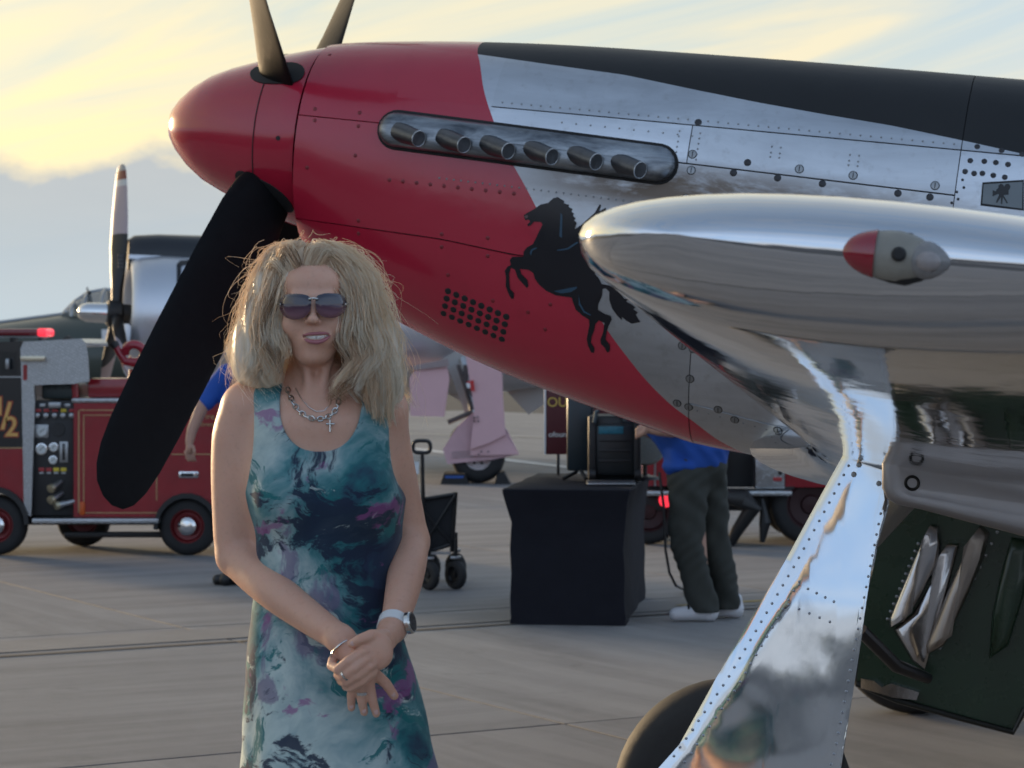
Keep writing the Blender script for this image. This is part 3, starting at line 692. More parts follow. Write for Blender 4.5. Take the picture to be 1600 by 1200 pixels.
# door: subdivided plate with folded edges so the sheet can carry its dents
bm = bmesh.new(); f0 = bm.faces.new([bm.verts.new((x, 0, z)) for x, z in P2]); bmesh.ops.triangulate(bm, faces=[f0])
for _ in range(4): bmesh.ops.subdivide_edges(bm, edges=[e for e in bm.edges if e.calc_length() > .03], cuts=1); bmesh.ops.triangulate(bm, faces=bm.faces)
for v in bm.verts:
    x, z = v.co.x, v.co.z; lz = (z+.74)/-.9
    v.co.y = door_y(x, z)
me = bpy.data.meshes.new('gear_door'); bm.to_mesh(me); bm.free(); me.materials.append(M_door)
for p in me.polygons:
    if p.normal.y > 0: p.flip()
me.polygons.foreach_set('use_smooth', [True]*len(me.polygons))
gd = link('gear_door', me, plane); sm = gd.modifiers.new('t', 'SOLIDIFY'); sm.thickness = .006; sm.offset = -1
def drv(pts, r, par, m, nm='rivets', y=DY):
    mb = MB()
    for x, z in pts: mb.lathe([(-.002, r), (.0022, r*.8), (.003, r*.25)], (x, (door_y(x, z) if y == DY else y)-.0005, z), (0, -1, .1 if y == DY else 0), 7)
    return tag(mb.build(nm, m, par, 50), kind='stuff')
rp = []
for k in range(34):
    z = -.78-k*.026; xe = lerp([-1.72, -1.415, -1.085, -.90, -.72], [1.80, 1.958, 2.098, 2.17, 2.236], z); rp.append((xe+.03, z)); 
    if k > 12: rp.append((xe+.062, z-.01))
for k in range(26):
    z = -.92-k*.028; xe = lerp([-1.72, -1.55, -.896, -.74], [2.29, 2.315, 2.355, 2.33], z); rp.append((xe-.018, z))
for row in ((1252, 911, 1306, 937), (1236, 942, 1300, 968)):
    for k in range(5):
        p = onplane(row[0]+(row[2]-row[0])*k/4, row[1]+(row[3]-row[1])*k/4, DY); rp.append((p.x, p.z))
rr_ = random.Random(4)
drv(rp, .0044, gd, mat('door_rivet', (.34, .36, .40), .3, 1.0, var=.4))
for q in [(1358, 697), (1377, 702), (1350, 711), (1343, 726), (1335, 741), (1374, 755)]:
    p = onplane(*q, DY); drv([(p.x, p.z)], .0085, gd, M_fl, 'screw')
hp = onplane(1360, 682, DY); MB().tube([hp+Vector((-.03, .01, .01)), hp+Vector((.05, .01, .0))], .012, 10).build('hinge', M_fl, gd)

# ---- inboard gear door, green inside with pressed stiffeners, and the bay lip in front of it
M_green = mat('bay_green', (0.016, 0.040, 0.022), .28, var=.35, scale=6, coat=.2, bump=.06, bscale=12)
IY = -.45
ip = [onplane(x, y, IY) for x, y in [(1400, 760), (1372, 850), (1350, 960), (1338, 1066), (1400, 1092), (1500, 1120), (1583, 1142), (1601, 1108), (1690, 1090), (1740, 900), (1740, 780)]]
idr = MB().prism([(p.x, p.z) for p in ip], lambda x, z, d: Vector((x, IY+d, z)), .05).build('inner_gear_door', M_green, plane, 20)
fl = []
eb = [onplane(x, y, IY-.012) for x, y in [(1338, 1068), (1400, 1094), (1500, 1122), (1583, 1144), (1602, 1108)]]
MB().tube(eb, .010, 8).build('door_edge', mat('door_edge_dark', (.012, .014, .013), .4, var=.3), idr)
def rib(pts, depth, m, nm='stiffener'):
    q = [onplane(x, y, IY-.02) for x, y in pts]; c = sum(q, Vector())/len(q); mb = MB()
    ins = lambda k, d: [Vector((c.x+(p.x-c.x)*k, IY-.001-d, c.z+(p.z-c.z)*(1-(1-k)*.35))) for p in q]
    mb.loft([ins(1.0, 0), ins(.97, depth*.5), ins(.8, depth), ins(.4, depth*1.15), ins(.02, depth*1.15)])
    return mb.build(nm, m, idr, 50)
M_chr2 = mat('worn_bright_metal', (.50, .49, .50), .16, 1.0, var=.25, scale=9, bump=.12, bscale=14)
rib([(1455, 818), (1468, 822), (1472, 848), (1466, 880), (1440, 930), (1412, 972), (1388, 982), (1388, 968), (1410, 915), (1438, 850)], .04, M_chr2)
rib([(1480, 850), (1500, 850), (1470, 960), (1445, 1050), (1425, 1035), (1395, 985), (1425, 960), (1462, 900)], .02, M_chr2, 'pressing')
rib([(1533, 820), (1546, 834), (1538, 870), (1508, 940), (1472, 1012), (1448, 1022), (1446, 1010), (1478, 930), (1510, 860)], .05, mat('tan_metal', (.33, .29, .26), .3, .9, var=.2))
rib([(1580, 840), (1615, 845), (1600, 930), (1575, 1010), (1545, 1030), (1550, 960), (1565, 890)], .035, M_green)
fr = [(1345, 1060), (1365, 1064), (1378, 1074), (1392, 1068), (1436, 1082), (1432, 1094), (1395, 1090), (1345, 1075)]
q = [onplane(x, y, IY-.03) for x, y in fr]; br = MB().prism([(p.x, p.z) for p in q], lambda x, z, d: Vector((x, IY-.03+d, z)), .028).build('bracket', M_chr2, idr, 20)
for (a, b) in (((1392, 968), (1440, 850)), ((1462, 1014), (1552, 832))):
    pts = []
    for k in range(11):
        p = onplane(a[0]+(b[0]-a[0])*k/10+(6 if a[0] > 1450 else -6), a[1]+(b[1]-a[1])*k/10, IY-.02); pts.append((p.x, p.z))
    drv(pts, .006, idr, M_fl, y=IY-.004)
# retraction strut crossing low behind the outer door
MB().tube([onplane(1345, 985, -.8), onplane(1400, 1040, -.7), onplane(1450, 1060, -.55)], [.022, .022, .018], 12).build('drag_strut', mat('strut_metal', (.06, .06, .065), .3, .8), plane)
# bay lip: rolled fairing along the front of the wheel bay
LY = -2.25
lp = [(1381, 684), (1378, 720), (1378, 762), (1385, 778), (1400, 788), (1440, 796), (1500, 812), (1600, 838), (1760, 872), (1760, 790), (1600, 744), (1480, 704)]
q = [onplane(x, y, LY) for x, y in lp]; c = sum(q, Vector())/len(q); mb = MB()
ins = lambda k, d: [Vector((c.x+(p.x-c.x)*(1-(1-k)*.4), LY-d, c.z+(p.z-c.z)*k)) for p in q]
mb.loft([ins(1.0, -.06), ins(1.0, 0), ins(.93, .012), ins(.7, .018), ins(.35, .012), ins(.02, .010)])
M_lip = mat('satin_aluminium', (.36, .35, .36), .38, .95, var=.12, scale=5, bump=.10, bscale=5)
lipo = mb.build('wheel_bay_fairing', M_lip, plane, 50)
p = onplane(1425, 755, LY-.02); MB().lathe([(-.03, .020), (.004, .020), (.006, .017), (.003, .013), (-.01, .012)], (p.x, LY-.014, p.z), (0, -1, 0), 20, False).build('grommet', mat('black_rubber', (.01, .01, .01), .5), lipo)
MB().lathe([(-.012, .0125), (-.010, .0125)], (p.x, LY-.014, p.z), (0, -1, 0), 16).build('grommet_bore', M_dark, lipo)
# far-side gear so that the aircraft stands
wf = Vector((2.0, 2.6, 0)); q = PM @ wf; q.z = .343; wf = PMI @ q
wz = bpy.data.objects.new('main_wheel', None); C.objects.link(wz); wz.parent = plane
wheel(wf, .343, .24, wz, M_rim)
MB().tube([Vector((2.4, 2.6, -.72)), wf+Vector((.05, .12, .1)), wf+Vector((0, .12, 0))], [.055, .05, .04], 14).build('landing_gear_leg', bpy.data.materials['gear_grey'], plane)
tw_ = PM @ Vector((6.6, 0, 0)); tw_.z = .16; tw_ = PMI @ tw_
wt = bpy.data.objects.new('tail_wheel', None); C.objects.link(wt); wt.parent = plane
wheel(tw_, .16, .12, wt, M_rim, n=24); MB().tube([tw_, tw_+Vector((.05, 0, .75))], .03, 10).build('tail_strut', M_fl, wt)

# ================================================================== bodies grown as one surface from smooth distance fields
class Field:
    def __init__(s, lo, hi, vox):
        s.lo = np.array(lo, np.float32); s.vox = vox; s.n = np.ceil((np.array(hi)-np.array(lo))/vox).astype(int)+1
        s.val = np.full(s.n, 0.15, np.float32)
        s.ax = [s.lo[i]+np.arange(s.n[i], dtype=np.float32)*vox for i in range(3)]
    def box(s, lo, hi):
        a = np.clip(np.floor((np.array(lo)-s.lo)/s.vox).astype(int), 0, s.n); b = np.clip(np.ceil((np.array(hi)-s.lo)/s.vox).astype(int)+1, 0, s.n)
        sl = tuple(slice(int(i), int(j)) for i, j in zip(a, b))
        return sl, s.ax[0][sl[0]][:, None, None], s.ax[1][sl[1]][None, :, None], s.ax[2][sl[2]][None, None, :]
    def join(s, sl, d, k, cut=False):
        v = s.val[sl]
        if d.size == 0: return
        if cut: v = -v
        if k > 0: h = np.clip(0.5+0.5*(v-d)/k, 0, 1); r = v+(d-v)*h-k*h*(1-h)
        else: r = np.minimum(v, d)
        s.val[sl] = -r if cut else r
    def cone(s, a, b, ra, rb, k=.02, cut=False):
        a, b = np.array(a, np.float32), np.array(b, np.float32); m = max(ra, rb)+k+.02
        sl, X, Y, Z = s.box(np.minimum(a, b)-m, np.maximum(a, b)+m)
        d = b-a; L2 = float(d @ d)+1e-9
        t = np.clip(((X-a[0])*d[0]+(Y-a[1])*d[1]+(Z-a[2])*d[2])/L2, 0, 1)
        q = np.sqrt((X-a[0]-t*d[0])**2+(Y-a[1]-t*d[1])**2+(Z-a[2]-t*d[2])**2)-(ra+(rb-ra)*t)
        s.join(sl, q, k, cut)
    def path(s, pts, rad, k=.02):
        A = np.array([list(p) for p in pts], np.float32); m = max(rad)+k+.02
        sl, X, Y, Z = s.box(A.min(0)-m, A.max(0)+m); D = None
        for i in range(len(A)-1):
            a, d = A[i], A[i+1]-A[i]; L2 = float(d @ d)+1e-9
            t = np.clip(((X-a[0])*d[0]+(Y-a[1])*d[1]+(Z-a[2])*d[2])/L2, 0, 1)
            q = np.sqrt((X-a[0]-t*d[0])**2+(Y-a[1]-t*d[1])**2+(Z-a[2]-t*d[2])**2)-(rad[i]+(rad[i+1]-rad[i])*t)
            D = q if D is None else np.minimum(D, q)
        if D is not None: s.join(sl, D, k)
    def ell(s, c, r, k=.02, cut=False, rot=None):
        c = np.array(c, np.float32); m = max(r)+k+.02
        sl, X, Y, Z = s.box(c-m, c+m); X, Y, Z = X-c[0], Y-c[1], Z-c[2]
        if rot is not None:
            M = np.array(Euler(rot).to_matrix().transposed(), np.float32)
            X, Y, Z = M[0, 0]*X+M[0, 1]*Y+M[0, 2]*Z, M[1, 0]*X+M[1, 1]*Y+M[1, 2]*Z, M[2, 0]*X+M[2, 1]*Y+M[2, 2]*Z
        k0 = np.sqrt((X/r[0])**2+(Y/r[1])**2+(Z/r[2])**2); k1 = np.sqrt((X/r[0]**2)**2+(Y/r[1]**2)**2+(Z/r[2]**2)**2)+1e-6
        s.join(sl, k0*(k0-1)/k1, k, cut)
    def front(s, x, z):
        """first skin y seen from the camera side"""
        i = int(round((x-s.lo[0])/s.vox)); k = int(round((z-s.lo[2])/s.vox))
        i = min(max(i, 0), s.n[0]-1); k = min(max(k, 0), s.n[2]-1); col = s.val[i, :, k]; j = np.where(col < 0)[0]
        if len(j) == 0: return None
        j = j[0]
        if j == 0: return float(s.ax[1][0])
        return float(s.ax[1][j]-s.vox*(-col[j])/(col[j-1]-col[j]))
    def mesh(s):
        v = s.val; n = s.n; inside = v < 0
        cn = np.zeros(tuple(n-1), np.int16)
        for i in (0, 1):
            for j in (0, 1):
                for k in (0, 1): cn += inside[i:n[0]-1+i, j:n[1]-1+j, k:n[2]-1+k]
        act = (cn > 0) & (cn < 8); idx = np.full(act.shape, -1, np.int64); ii = np.argwhere(act); idx[act] = np.arange(len(ii))
        acc = np.zeros((len(ii), 3), np.float64); cnt = np.zeros(len(ii))
        cor = [(i, j, k) for i in (0, 1) for j in (0, 1) for k in (0, 1)]
        cv = {c: v[ii[:, 0]+c[0], ii[:, 1]+c[1], ii[:, 2]+c[2]].astype(np.float64) for c in cor}
        for c in cor:
            for a in range(3):
                if c[a]: continue
                c2 = tuple(1 if q == a else c[q] for q in range(3)); d0, d1 = cv[c], cv[c2]; x = (d0 < 0) != (d1 < 0)
                t = np.where(x, d0/(d0-d1+1e-12), 0)
                for q in range(3): acc[:, q] += np.where(x, c[q]+(t if q == a else 0), 0)
                cnt += x
        P_ = s.lo+(ii+acc/cnt[:, None])*s.vox; F_ = []
        for a in range(3):
            b, c = [(1, 2), (2, 0), (0, 1)][a]
            A = np.moveaxis(inside, (a, b, c), (0, 1, 2)); I = np.moveaxis(idx, (a, b, c), (0, 1, 2))
            e = (A[:-1] != A[1:])[:, 1:-1, 1:-1]; q = np.argwhere(e); fl = A[:-1][:, 1:-1, 1:-1][e]
            x, y, z = q[:, 0], q[:, 1], q[:, 2]
            f = np.stack([I[x, y, z], I[x, y+1, z], I[x, y+1, z+1], I[x, y, z+1]], 1)
            f[~fl] = f[~fl][:, ::-1]; F_.append(f)
        return P_, np.concatenate(F_)
def relax(P_, F_, it=2, lam=.5):
    e = np.concatenate([F_[:, [0, 1]], F_[:, [1, 2]], F_[:, [2, 3]], F_[:, [3, 0]]]); e = np.concatenate([e, e[:, ::-1]])
    dg = np.bincount(e[:, 0], minlength=len(P_))[:, None]
    for _ in range(it):
        for l in (lam, -lam*1.04):
            s_ = np.stack([np.bincount(e[:, 0], P_[e[:, 1], q], len(P_)) for q in range(3)], 1); P_ = P_+l*(s_/np.maximum(dg, 1)-P_)
    return P_
def np_mesh(name, P_, F_, m, parent=None, org=Vector((0, 0, 0))):
    me = bpy.data.meshes.new(name); P_ = np.asarray(P_, np.float32)-np.array(org, np.float32); k = F_.shape[1]
    me.vertices.add(len(P_)); me.vertices.foreach_set('co', P_.ravel())
    me.loops.add(F_.size); me.loops.foreach_set('vertex_index', F_.astype(np.int32).ravel())
    me.polygons.add(len(F_)); me.polygons.foreach_set('loop_start', np.arange(0, F_.size, k, dtype=np.int32))
    me.update(calc_edges=True); me.validate()
    for q in (m if isinstance(m, (list, tuple)) else [m]): me.materials.append(q)
    me.polygons.foreach_set('use_smooth', np.ones(len(me.polygons), bool))
    return link(name, me, parent)
def skin_mat(name, col, warm):
    t = newmat(name); n = t.noise(14, 6, 0.6); f = t.noise(120, 4, 0.6)
    c = t.mix(n, tuple(q*.9 for q in col), warm); c = t.mix(t.math('MULTIPLY', t.ramp(f, [(.55, 0), (.75, 1)]), .4), c, tuple(q*.66 for q in warm)); c = t.mix(t.math('MULTIPLY', t.ramp(t.noise(38, 6, .7), [(.5, 0), (.75, 1)]), .3), c, (warm[0]*.95, warm[1]*.72, warm[2]*.66))
    t.set('Base Color', c); t.set('Roughness', t.math('ADD', .40, t.math('MULTIPLY', f, .15))); t.set('Subsurface Weight', 0.12)
    t.set('Subsurface Radius', (1.0, .35, .2)); t.set('Subsurface Scale', .012); t.set('Specular IOR Level', .42)
    t.bump(t.math('ADD', f, t.noise(45, 5, .65)), .22, .002); return t.m

# ------------------------------------------------------------------ the woman
WD = 4.5
def W(x, y, dy=0.0): return at(x, y, WD+dy)
foot = Vector((W(520, 600).x, WD+.02, 0))
woman = thing('person', 'smiling woman with long wavy blond hair, sunglasses and a sleeveless teal and purple print dress', 'person', foot)
M_skin1 = skin_mat('tanned_skin', (0.63, 0.365, 0.265), (0.69, 0.395, 0.285))
M_lip = mat('lipstick', (0.37, 0.13, 0.15), .35, var=.15, scale=60)
B = Field((-.60, WD-.36, .84), (-.12, WD+.20, 1.84), .0026)
def cone(a, b, ra, rb, k=.02, cut=False): B.cone(W(*a), W(*b), ra, rb, k, cut)
def ball(a, r, k=.02, cut=False, rot=None): B.ell(W(*a), (r, r, r) if not hasattr(r, '__len__') else r, k, cut, rot)
# torso and neck
ball((497, 735, .025), (.148, .098, .165)); ball((505, 890, .02), (.118, .085, .15), .05); ball((520, 1050, .02), (.115, .085, .13), .05)
ball((452, 770, -.045), .062, .04); ball((558, 772, -.045), .062, .04)
cone((492, 550, .038), (494, 645, .034), .046, .053, .022); ball((495, 660, .01), (.105, .075, .045), .04)
cone((490, 600, .045), (395, 628, .035), .034, .036, .03); cone((500, 600, .045), (600, 632, .035), .034, .036, .03)
cone((484, 640, -.036), (400, 622, -.005), .009, .010, .022); cone((512, 640, -.036), (590, 628, -.005), .009, .010, .022)
cone((478, 560, -.012), (488, 638, -.040), .008, .007, .018); cone((512, 560, -.012), (500, 638, -.040), .008, .007, .018)
# head
ball((491, 455, .015), (.072, .088, .080), .02); ball((489, 496, -.018), (.0545, .070, .080), .025)
ball((489, 545, -.048), (.025, .028, .025), .022); ball((489, 556, -.061), (.0145, .0155, .0125), .014)
cone((446, 512, .0), (476, 555, -.045), .015, .010, .018); cone((534, 512, .0), (503, 555, -.045), .015, .010, .018)
ball((460, 508, -.058), (.020, .018, .017), .018); ball((519, 508, -.058), (.020, .018, .017), .018)
ball((489, 440, -.058), (.046, .026, .030), .02)
cone((462, 463, -.079), (482, 465, -.085), .007, .007, .012); cone((496, 465, -.085), (517, 463, -.079), .007, .007, .012)
ball((464, 477, -.100), (.019, .016, .010), .010, True); ball((514, 477, -.100), (.019, .016, .010), .010, True)
ball((465, 478, -.073), (.0125, .0125, .0105), .004); ball((513, 478, -.073), (.0125, .0125, .0105), .004)
cone((488.5, 464, -.086), (489, 487, -.101), .0062, .0075, .008); ball((489, 499, -.106), (.0098, .0110, .0085), .007)
ball((481, 502, -.094), (.0066, .0085, .0060), .005); ball((497, 502, -.094), (.0066, .0085, .0060), .005)
ball((484.5, 506, -.105), (.0036, .006, .0030), .002, True); ball((494, 506, -.105), (.0036, .006, .0030), .002, True)
# smiling mouth, slightly open
ball((494, 529, -.066), (.027, .025, .017), .014)
ul = [(468.5, 525.2, -.0745), (477, 522.8, -.0850), (485, 521.6, -.0905), (492, 521.2, -.0922), (499, 520.8, -.0922), (507, 520.5, -.0870), (518, 522.4, -.0745)]
ll = [(470.0, 525.8, -.0750), (478, 530.8, -.0860), (486, 533.8, -.0905), (495, 534.6, -.0920), (504, 532.6, -.0905), (511, 528.6, -.0860), (517.5, 523.4, -.0750)]
B.path([W(*p) for p in ul], [.0012, .0022, .0026, .0026, .0026, .0022, .0012], .003)
B.path([W(*p) for p in ll], [.0012, .0026, .0034, .0036, .0034, .0026, .0012], .003)
for a, r in (((475.5, 525.6, -.084), .0016), ((481, 526.6, -.0905), .0029), ((487, 527.4, -.094), .0036), ((493, 527.7, -.095), .0038), ((499, 527.4, -.095), .0038), ((505, 526.4, -.092), .0033), ((511, 524.6, -.085), .0018)):
    ball(a, (.0046, .012, r), .0012, True)
# arms: shoulder, elbow, wrist
def arm(pts, rad, k):
    c = np.array([list(W(*p)) for p in pts]); n = 28; xs = np.linspace(0, 1, len(pts)); q = np.linspace(0, 1, n)
    fs = [smooth_interp(xs, c[:, i]) for i in range(3)]; fr_ = smooth_interp(xs, rad)
    B.path([Vector((fs[0](v), fs[1](v), fs[2](v))) for v in q], [fr_(v) for v in q], k)
arm([(384, 640, .030), (370, 690, .034), (367, 760, .038), (367, 830, .042), (371, 868, .040)], [.047, .0455, .0430, .0395, .0375], .03)
arm([(371, 868, .040), (395, 893, .0), (430, 924, -.060), (480, 962, -.120), (534, 1000, -.187)], [.0375, .0365, .0345, .0295, .0235], .012)
arm([(598, 648, .030), (607, 695, .046), (620, 755, .056), (632, 808, .060), (640, 846, .055)], [.043, .0405, .0385, .0365, .035], .03)
arm([(640, 846, .055), (638, 872, .01), (632, 908, -.045), (623, 948, -.100), (613, 984, -.152)], [.035, .0345, .0325, .0275, .0225], .012)
# her right hand underneath: palm down the dress, fingers showing below the other hand
cone((532, 998, -.185), (552, 1026, -.196), .0235, .024, .012)
ball((562, 1050, -.190), (.031, .016, .036), .012, rot=(0, R_(18), 0))
def finger(pts, r0, r1, k=.004): B.path([W(*p) for p in pts], np.linspace(r0, r1, len(pts)), k)
finger([(552, 1066, -.190), (549, 1088, -.186), (549, 1106, -.176)], .0092, .0066)
finger([(564, 1072, -.192), (565, 1094, -.190), (569, 1113, -.180)], .0096, .0068)
finger([(577, 1070, -.190), (582, 1094, -.188), (588, 1115, -.178)], .0096, .0070)
finger([(585, 1052, -.186), (603, 1068, -.184), (616, 1087, -.172)], .0105, .0078)
# her left hand on top, closed round the wrist
cone((613, 982, -.150), (602, 998, -.190), .0225, .022, .012)
ball((583, 1017, -.226), (.036, .015, .033), .014, rot=(0, R_(32), R_(-10))); ball((590, 1008, -.212), (.027, .018, .024), .012)
finger([(600, 994, -.212), (580, 993, -.232), (563, 999, -.238), (550, 1006, -.232)], .0118, .0080)
finger([(568, 1018, -.236), (545, 1033, -.242), (529, 1046, -.234), (518, 1040, -.214), (520, 1030, -.198)], .0100, .0078)
finger([(573, 1030, -.238), (553, 1045, -.244), (537, 1057, -.236), (528, 1055, -.214)], .0100, .0080)
finger([(578, 1041, -.236), (558, 1056, -.240), (541, 1066, -.232), (533, 1064, -.212)], .0098, .0078)
finger([(582, 1051, -.232), (565, 1065, -.234), (548, 1075, -.226), (540, 1073, -.208)], .0088, .0070)
for a, b in (((603, 1000), (569, 1019)), ((604, 1004), (575, 1031)), ((604, 1008), (580, 1042))): cone((a[0], a[1], -.214), (b[0], b[1], -.243), .0028, .0042, .006)
P_, F_ = B.mesh(); P_ = relax(P_, F_, 1, .5)
bo = np_mesh('body', P_, F_, M_skin1, woman, foot)
# lips
for nm_, lst, rr in (('upper_lip', ul, [.0010, .0023, .0028, .0028, .0028, .0023, .0010]), ('lower_lip', ll, [.0010, .0028, .0037, .0040, .0037, .0028, .0010])):
    c = np.array([list(W(*p)-foot) for p in lst]); xs = np.linspace(0, 1, len(lst)); fs = [smooth_interp(xs, c[:, i]) for i in range(3)]; fr_ = smooth_interp(xs, rr); q = np.linspace(0, 1, 33)
    MB().tube([Vector((fs[0](v), fs[1](v), fs[2](v))) for v in q], [fr_(v) for v in q], 12).build(nm_, M_lip, woman, 80)
te = MB(); vs = []; NT_ = 48
for k in range(NT_+1):
    a = (k-NT_/2)/(NT_/2); x = 494+19*a; yb = 530.8-3.5*a*a-.8*a; gv = abs(math.sin(math.pi*(a*4.2))); gv = 1-min(1, gv*4)
    for (y, d) in ((522.0-.6*a*a, 0), (yb-1.6*gv, .0)): vs.append(W(x, y, -.0902+.0135*a*a+.0022*gv)-foot)
te.add(vs, [(2*k, 2*k+2, 2*k+3, 2*k+1) for k in range(NT_)])
o = te.build('teeth', mat('tooth_enamel', (.72, .70, .66), .25, var=.06), woman, 60); sm = o.modifiers.new('t', 'SOLIDIFY'); sm.thickness = .003
# legs and shoes below the hem
Lf = Field((foot.x-.30, WD-.25, -.01), (foot.x+.3, WD+.25, .95), .008)
for s_ in (-1, 1):
    hx = foot.x+s_*.078
    Lf.path([(hx, WD+.02, .92), (hx+s_*.005, WD+.0, .50), (hx+s_*.005, WD+.035, .30), (hx, WD+.05, .10)], [.068, .055, .052, .036], .02)
    Lf.path([(hx, WD+.055, .055), (hx+s_*.01, WD-.04, .045), (hx+s_*.015, WD-.13, .028)], [.036, .034, .028], .015)
q1, q2 = Lf.mesh(); np_mesh('legs', q1, q2, M_skin1, woman, foot)
sh = Field((foot.x-.30, WD-.25, -.02), (foot.x+.3, WD+.25, .14), .006)
for s_ in (-1, 1):
    hx = foot.x+s_*.085; sh.path([(hx, WD+.06, .035), (hx+s_*.01, WD-.04, .03), (hx+s_*.015, WD-.14, .022)], [.042, .04, .032], .015)
sl, X, Y, Z = sh.box((-9, -9, -9), (9, 9, 9)); sh.val = np.maximum(sh.val, .001-Z+0*X+0*Y); sh.val = np.maximum(sh.val, Z-.06+0*X+0*Y)
q1, q2 = sh.mesh(); np_mesh('shoes', q1, q2, mat('tan_leather', (.30, .20, .12), .4), woman, foot)

# dress
t = newmat('painted_print_dress')
vx = t.n('ShaderNodeVectorMath', operation='ADD'); wv = t.n('ShaderNodeVectorMath', operation='SCALE'); wv.inputs['Scale'].default_value = .16
t.lk(t.noise(4.2, 4, .55, col=True), wv.inputs[0]); t.lk(t.co(), vx.inputs[0]); t.lk(wv.outputs[0], vx.inputs[1]); v_ = vx.outputs[0]
a1 = t.noise(3.0, 6, .58, .3, vec=t.sc((1, 1, 1.2), v_)); a2 = t.noise(4.8, 8, .68, .5, vec=t.sc((.8, 1, 1.3), v_)); a3 = t.noise(3.4, 7, .6, .8, vec=t.sc((1.1, .7, .9), v_)); a4 = t.noise(75, 4, .6)
c = t.ramp(a1, [(.37, (.018, .035, .075)), (.43, (.02, .13, .15)), (.47, (.10, .24, .26)), (.52, (.30, .40, .41)), (.58, (.48, .57, .54)), (.66, (.20, .33, .35))])
c = t.mix(t.ramp(t.noise(4.6, 7, .66, 1.0, vec=t.sc((.7, 1, 1.6), v_)), [(.545, 0), (.57, .9)]), c, (.010, .14, .15))
c = t.mix(t.ramp(a3, [(.575, 0), (.605, .7)]), c, (.16, .11, .21))
c = t.mix(t.ramp(a2, [(.53, 0), (.56, .92)]), c, (.014, .022, .052))
c = t.mix(t.ramp(t.noise(5.2, 8, .7, .8, vec=t.sc((.65, 1, 1.4), v_)), [(.585, 0), (.615, .92)]), c, (.50, .58, .54))
c = t.mix(t.ramp(t.noise(8.1, 5, .6, .5, vec=t.sc((1, .7, 1.4), v_)), [(.60, 0), (.64, .7)]), c, (.27, .08, .24))
t.set('Base Color', c); t.set('Roughness', .82); t.set('Sheen Weight', .15); t.set('Specular IOR Level', .25)
t.bump(t.math('ADD', a4, t.math('MULTIPLY', t.noise(400, 2), .6)), .25, .0015)
M_dress = t.m
D_ = Field((-.60, WD-.22, .42), (-.08, WD+.24, 1.62), .0032)
ey = [600, 640, 700, 780, 850, 900, 950, 1000, 1050, 1100, 1200, 1350, 1520]
xl = [400, 401, 404, 402, 399, 399, 393, 388, 384, 381, 378, 366, 352]; xr = [606, 606, 610, 633, 626, 618, 619, 630, 648, 662, 684, 712, 738]
dep = [.075, .085, .095, .112, .104, .098, .102, .112, .122, .130, .145, .165, .19]; cyy = [.03, .03, .025, .015, .015, .015, .015, .015, .01, .01, .005, 0, 0]
zz = [W(500, y).z for y in ey]; o_ = np.argsort(zz); zz = np.array(zz)[o_]
cx_ = np.array([(W(a, y).x+W(b, y).x)/2 for a, b, y in zip(xl, xr, ey)])[o_]; rx_ = np.array([(W(b, y).x-W(a, y).x)/2 for a, b, y in zip(xl, xr, ey)])[o_]
ry_ = np.array(dep)[o_]; cy_ = np.array(cyy)[o_]+WD
sl, X, Y, Z = D_.box((-9, -9, -9), (9, 9, 9)); zf = Z.ravel()
CX, RX, RY, CY = (np.interp(zf, zz, q).astype(np.float32)[None, None, :] for q in (cx_, rx_, ry_, cy_))
dx, dy_ = (X-CX)/RX, (Y-CY)/RY; ang = np.arctan2(dy_, dx)
lowz = np.clip((1.16-Z)/.45, 0, 1)
fold = lowz*(.020*np.sin(ang*7+1.0+Z*3)+.014*np.sin(ang*12+2.1-Z*5))+.010*np.sin(ang*4+Z*30+1.5*np.sin(ang*3))*np.clip((1.36-Z)/.2, 0, 1)*np.clip((Z-.95)/.2, 0, 1)+.006*np.sin(Z*52+ang*6+2*np.sin(ang*5+Z*9))*np.clip((1.40-Z)/.1, 0, 1)
rr = (np.abs(dx)**2.3+np.abs(dy_)**2.3)**(1/2.3)
d = (rr-1-fold)*np.minimum(RX, RY)
d = np.maximum(d, Z-W(0, 640).z); d = np.maximum(d, .46-Z); D_.val = d.astype(np.float32)
def dcone(a, b, ra, rb, k=.02, cut=False): D_.cone(W(*a), W(*b), ra, rb, k, cut)
D_.ell(W(452, 772, -.050), (.066, .066, .068), .035); D_.ell(W(560, 774, -.050), (.066, .066, .068), .035)
D_.ell(W(497, 720, .025), (.150, .102, .165), .03); D_.ell(W(495, 664, .012), (.112, .080, .05), .03)
dcone((470, 606, .045), (398, 626, .037), .040, .041, .03); dcone((520, 606, .045), (600, 632, .037), .040, .041, .03)
dcone((482, 640, -.034), (402, 624, -.003), .016, .017, .02); dcone((514, 640, -.034), (590, 629, -.003), .016, .017, .02)
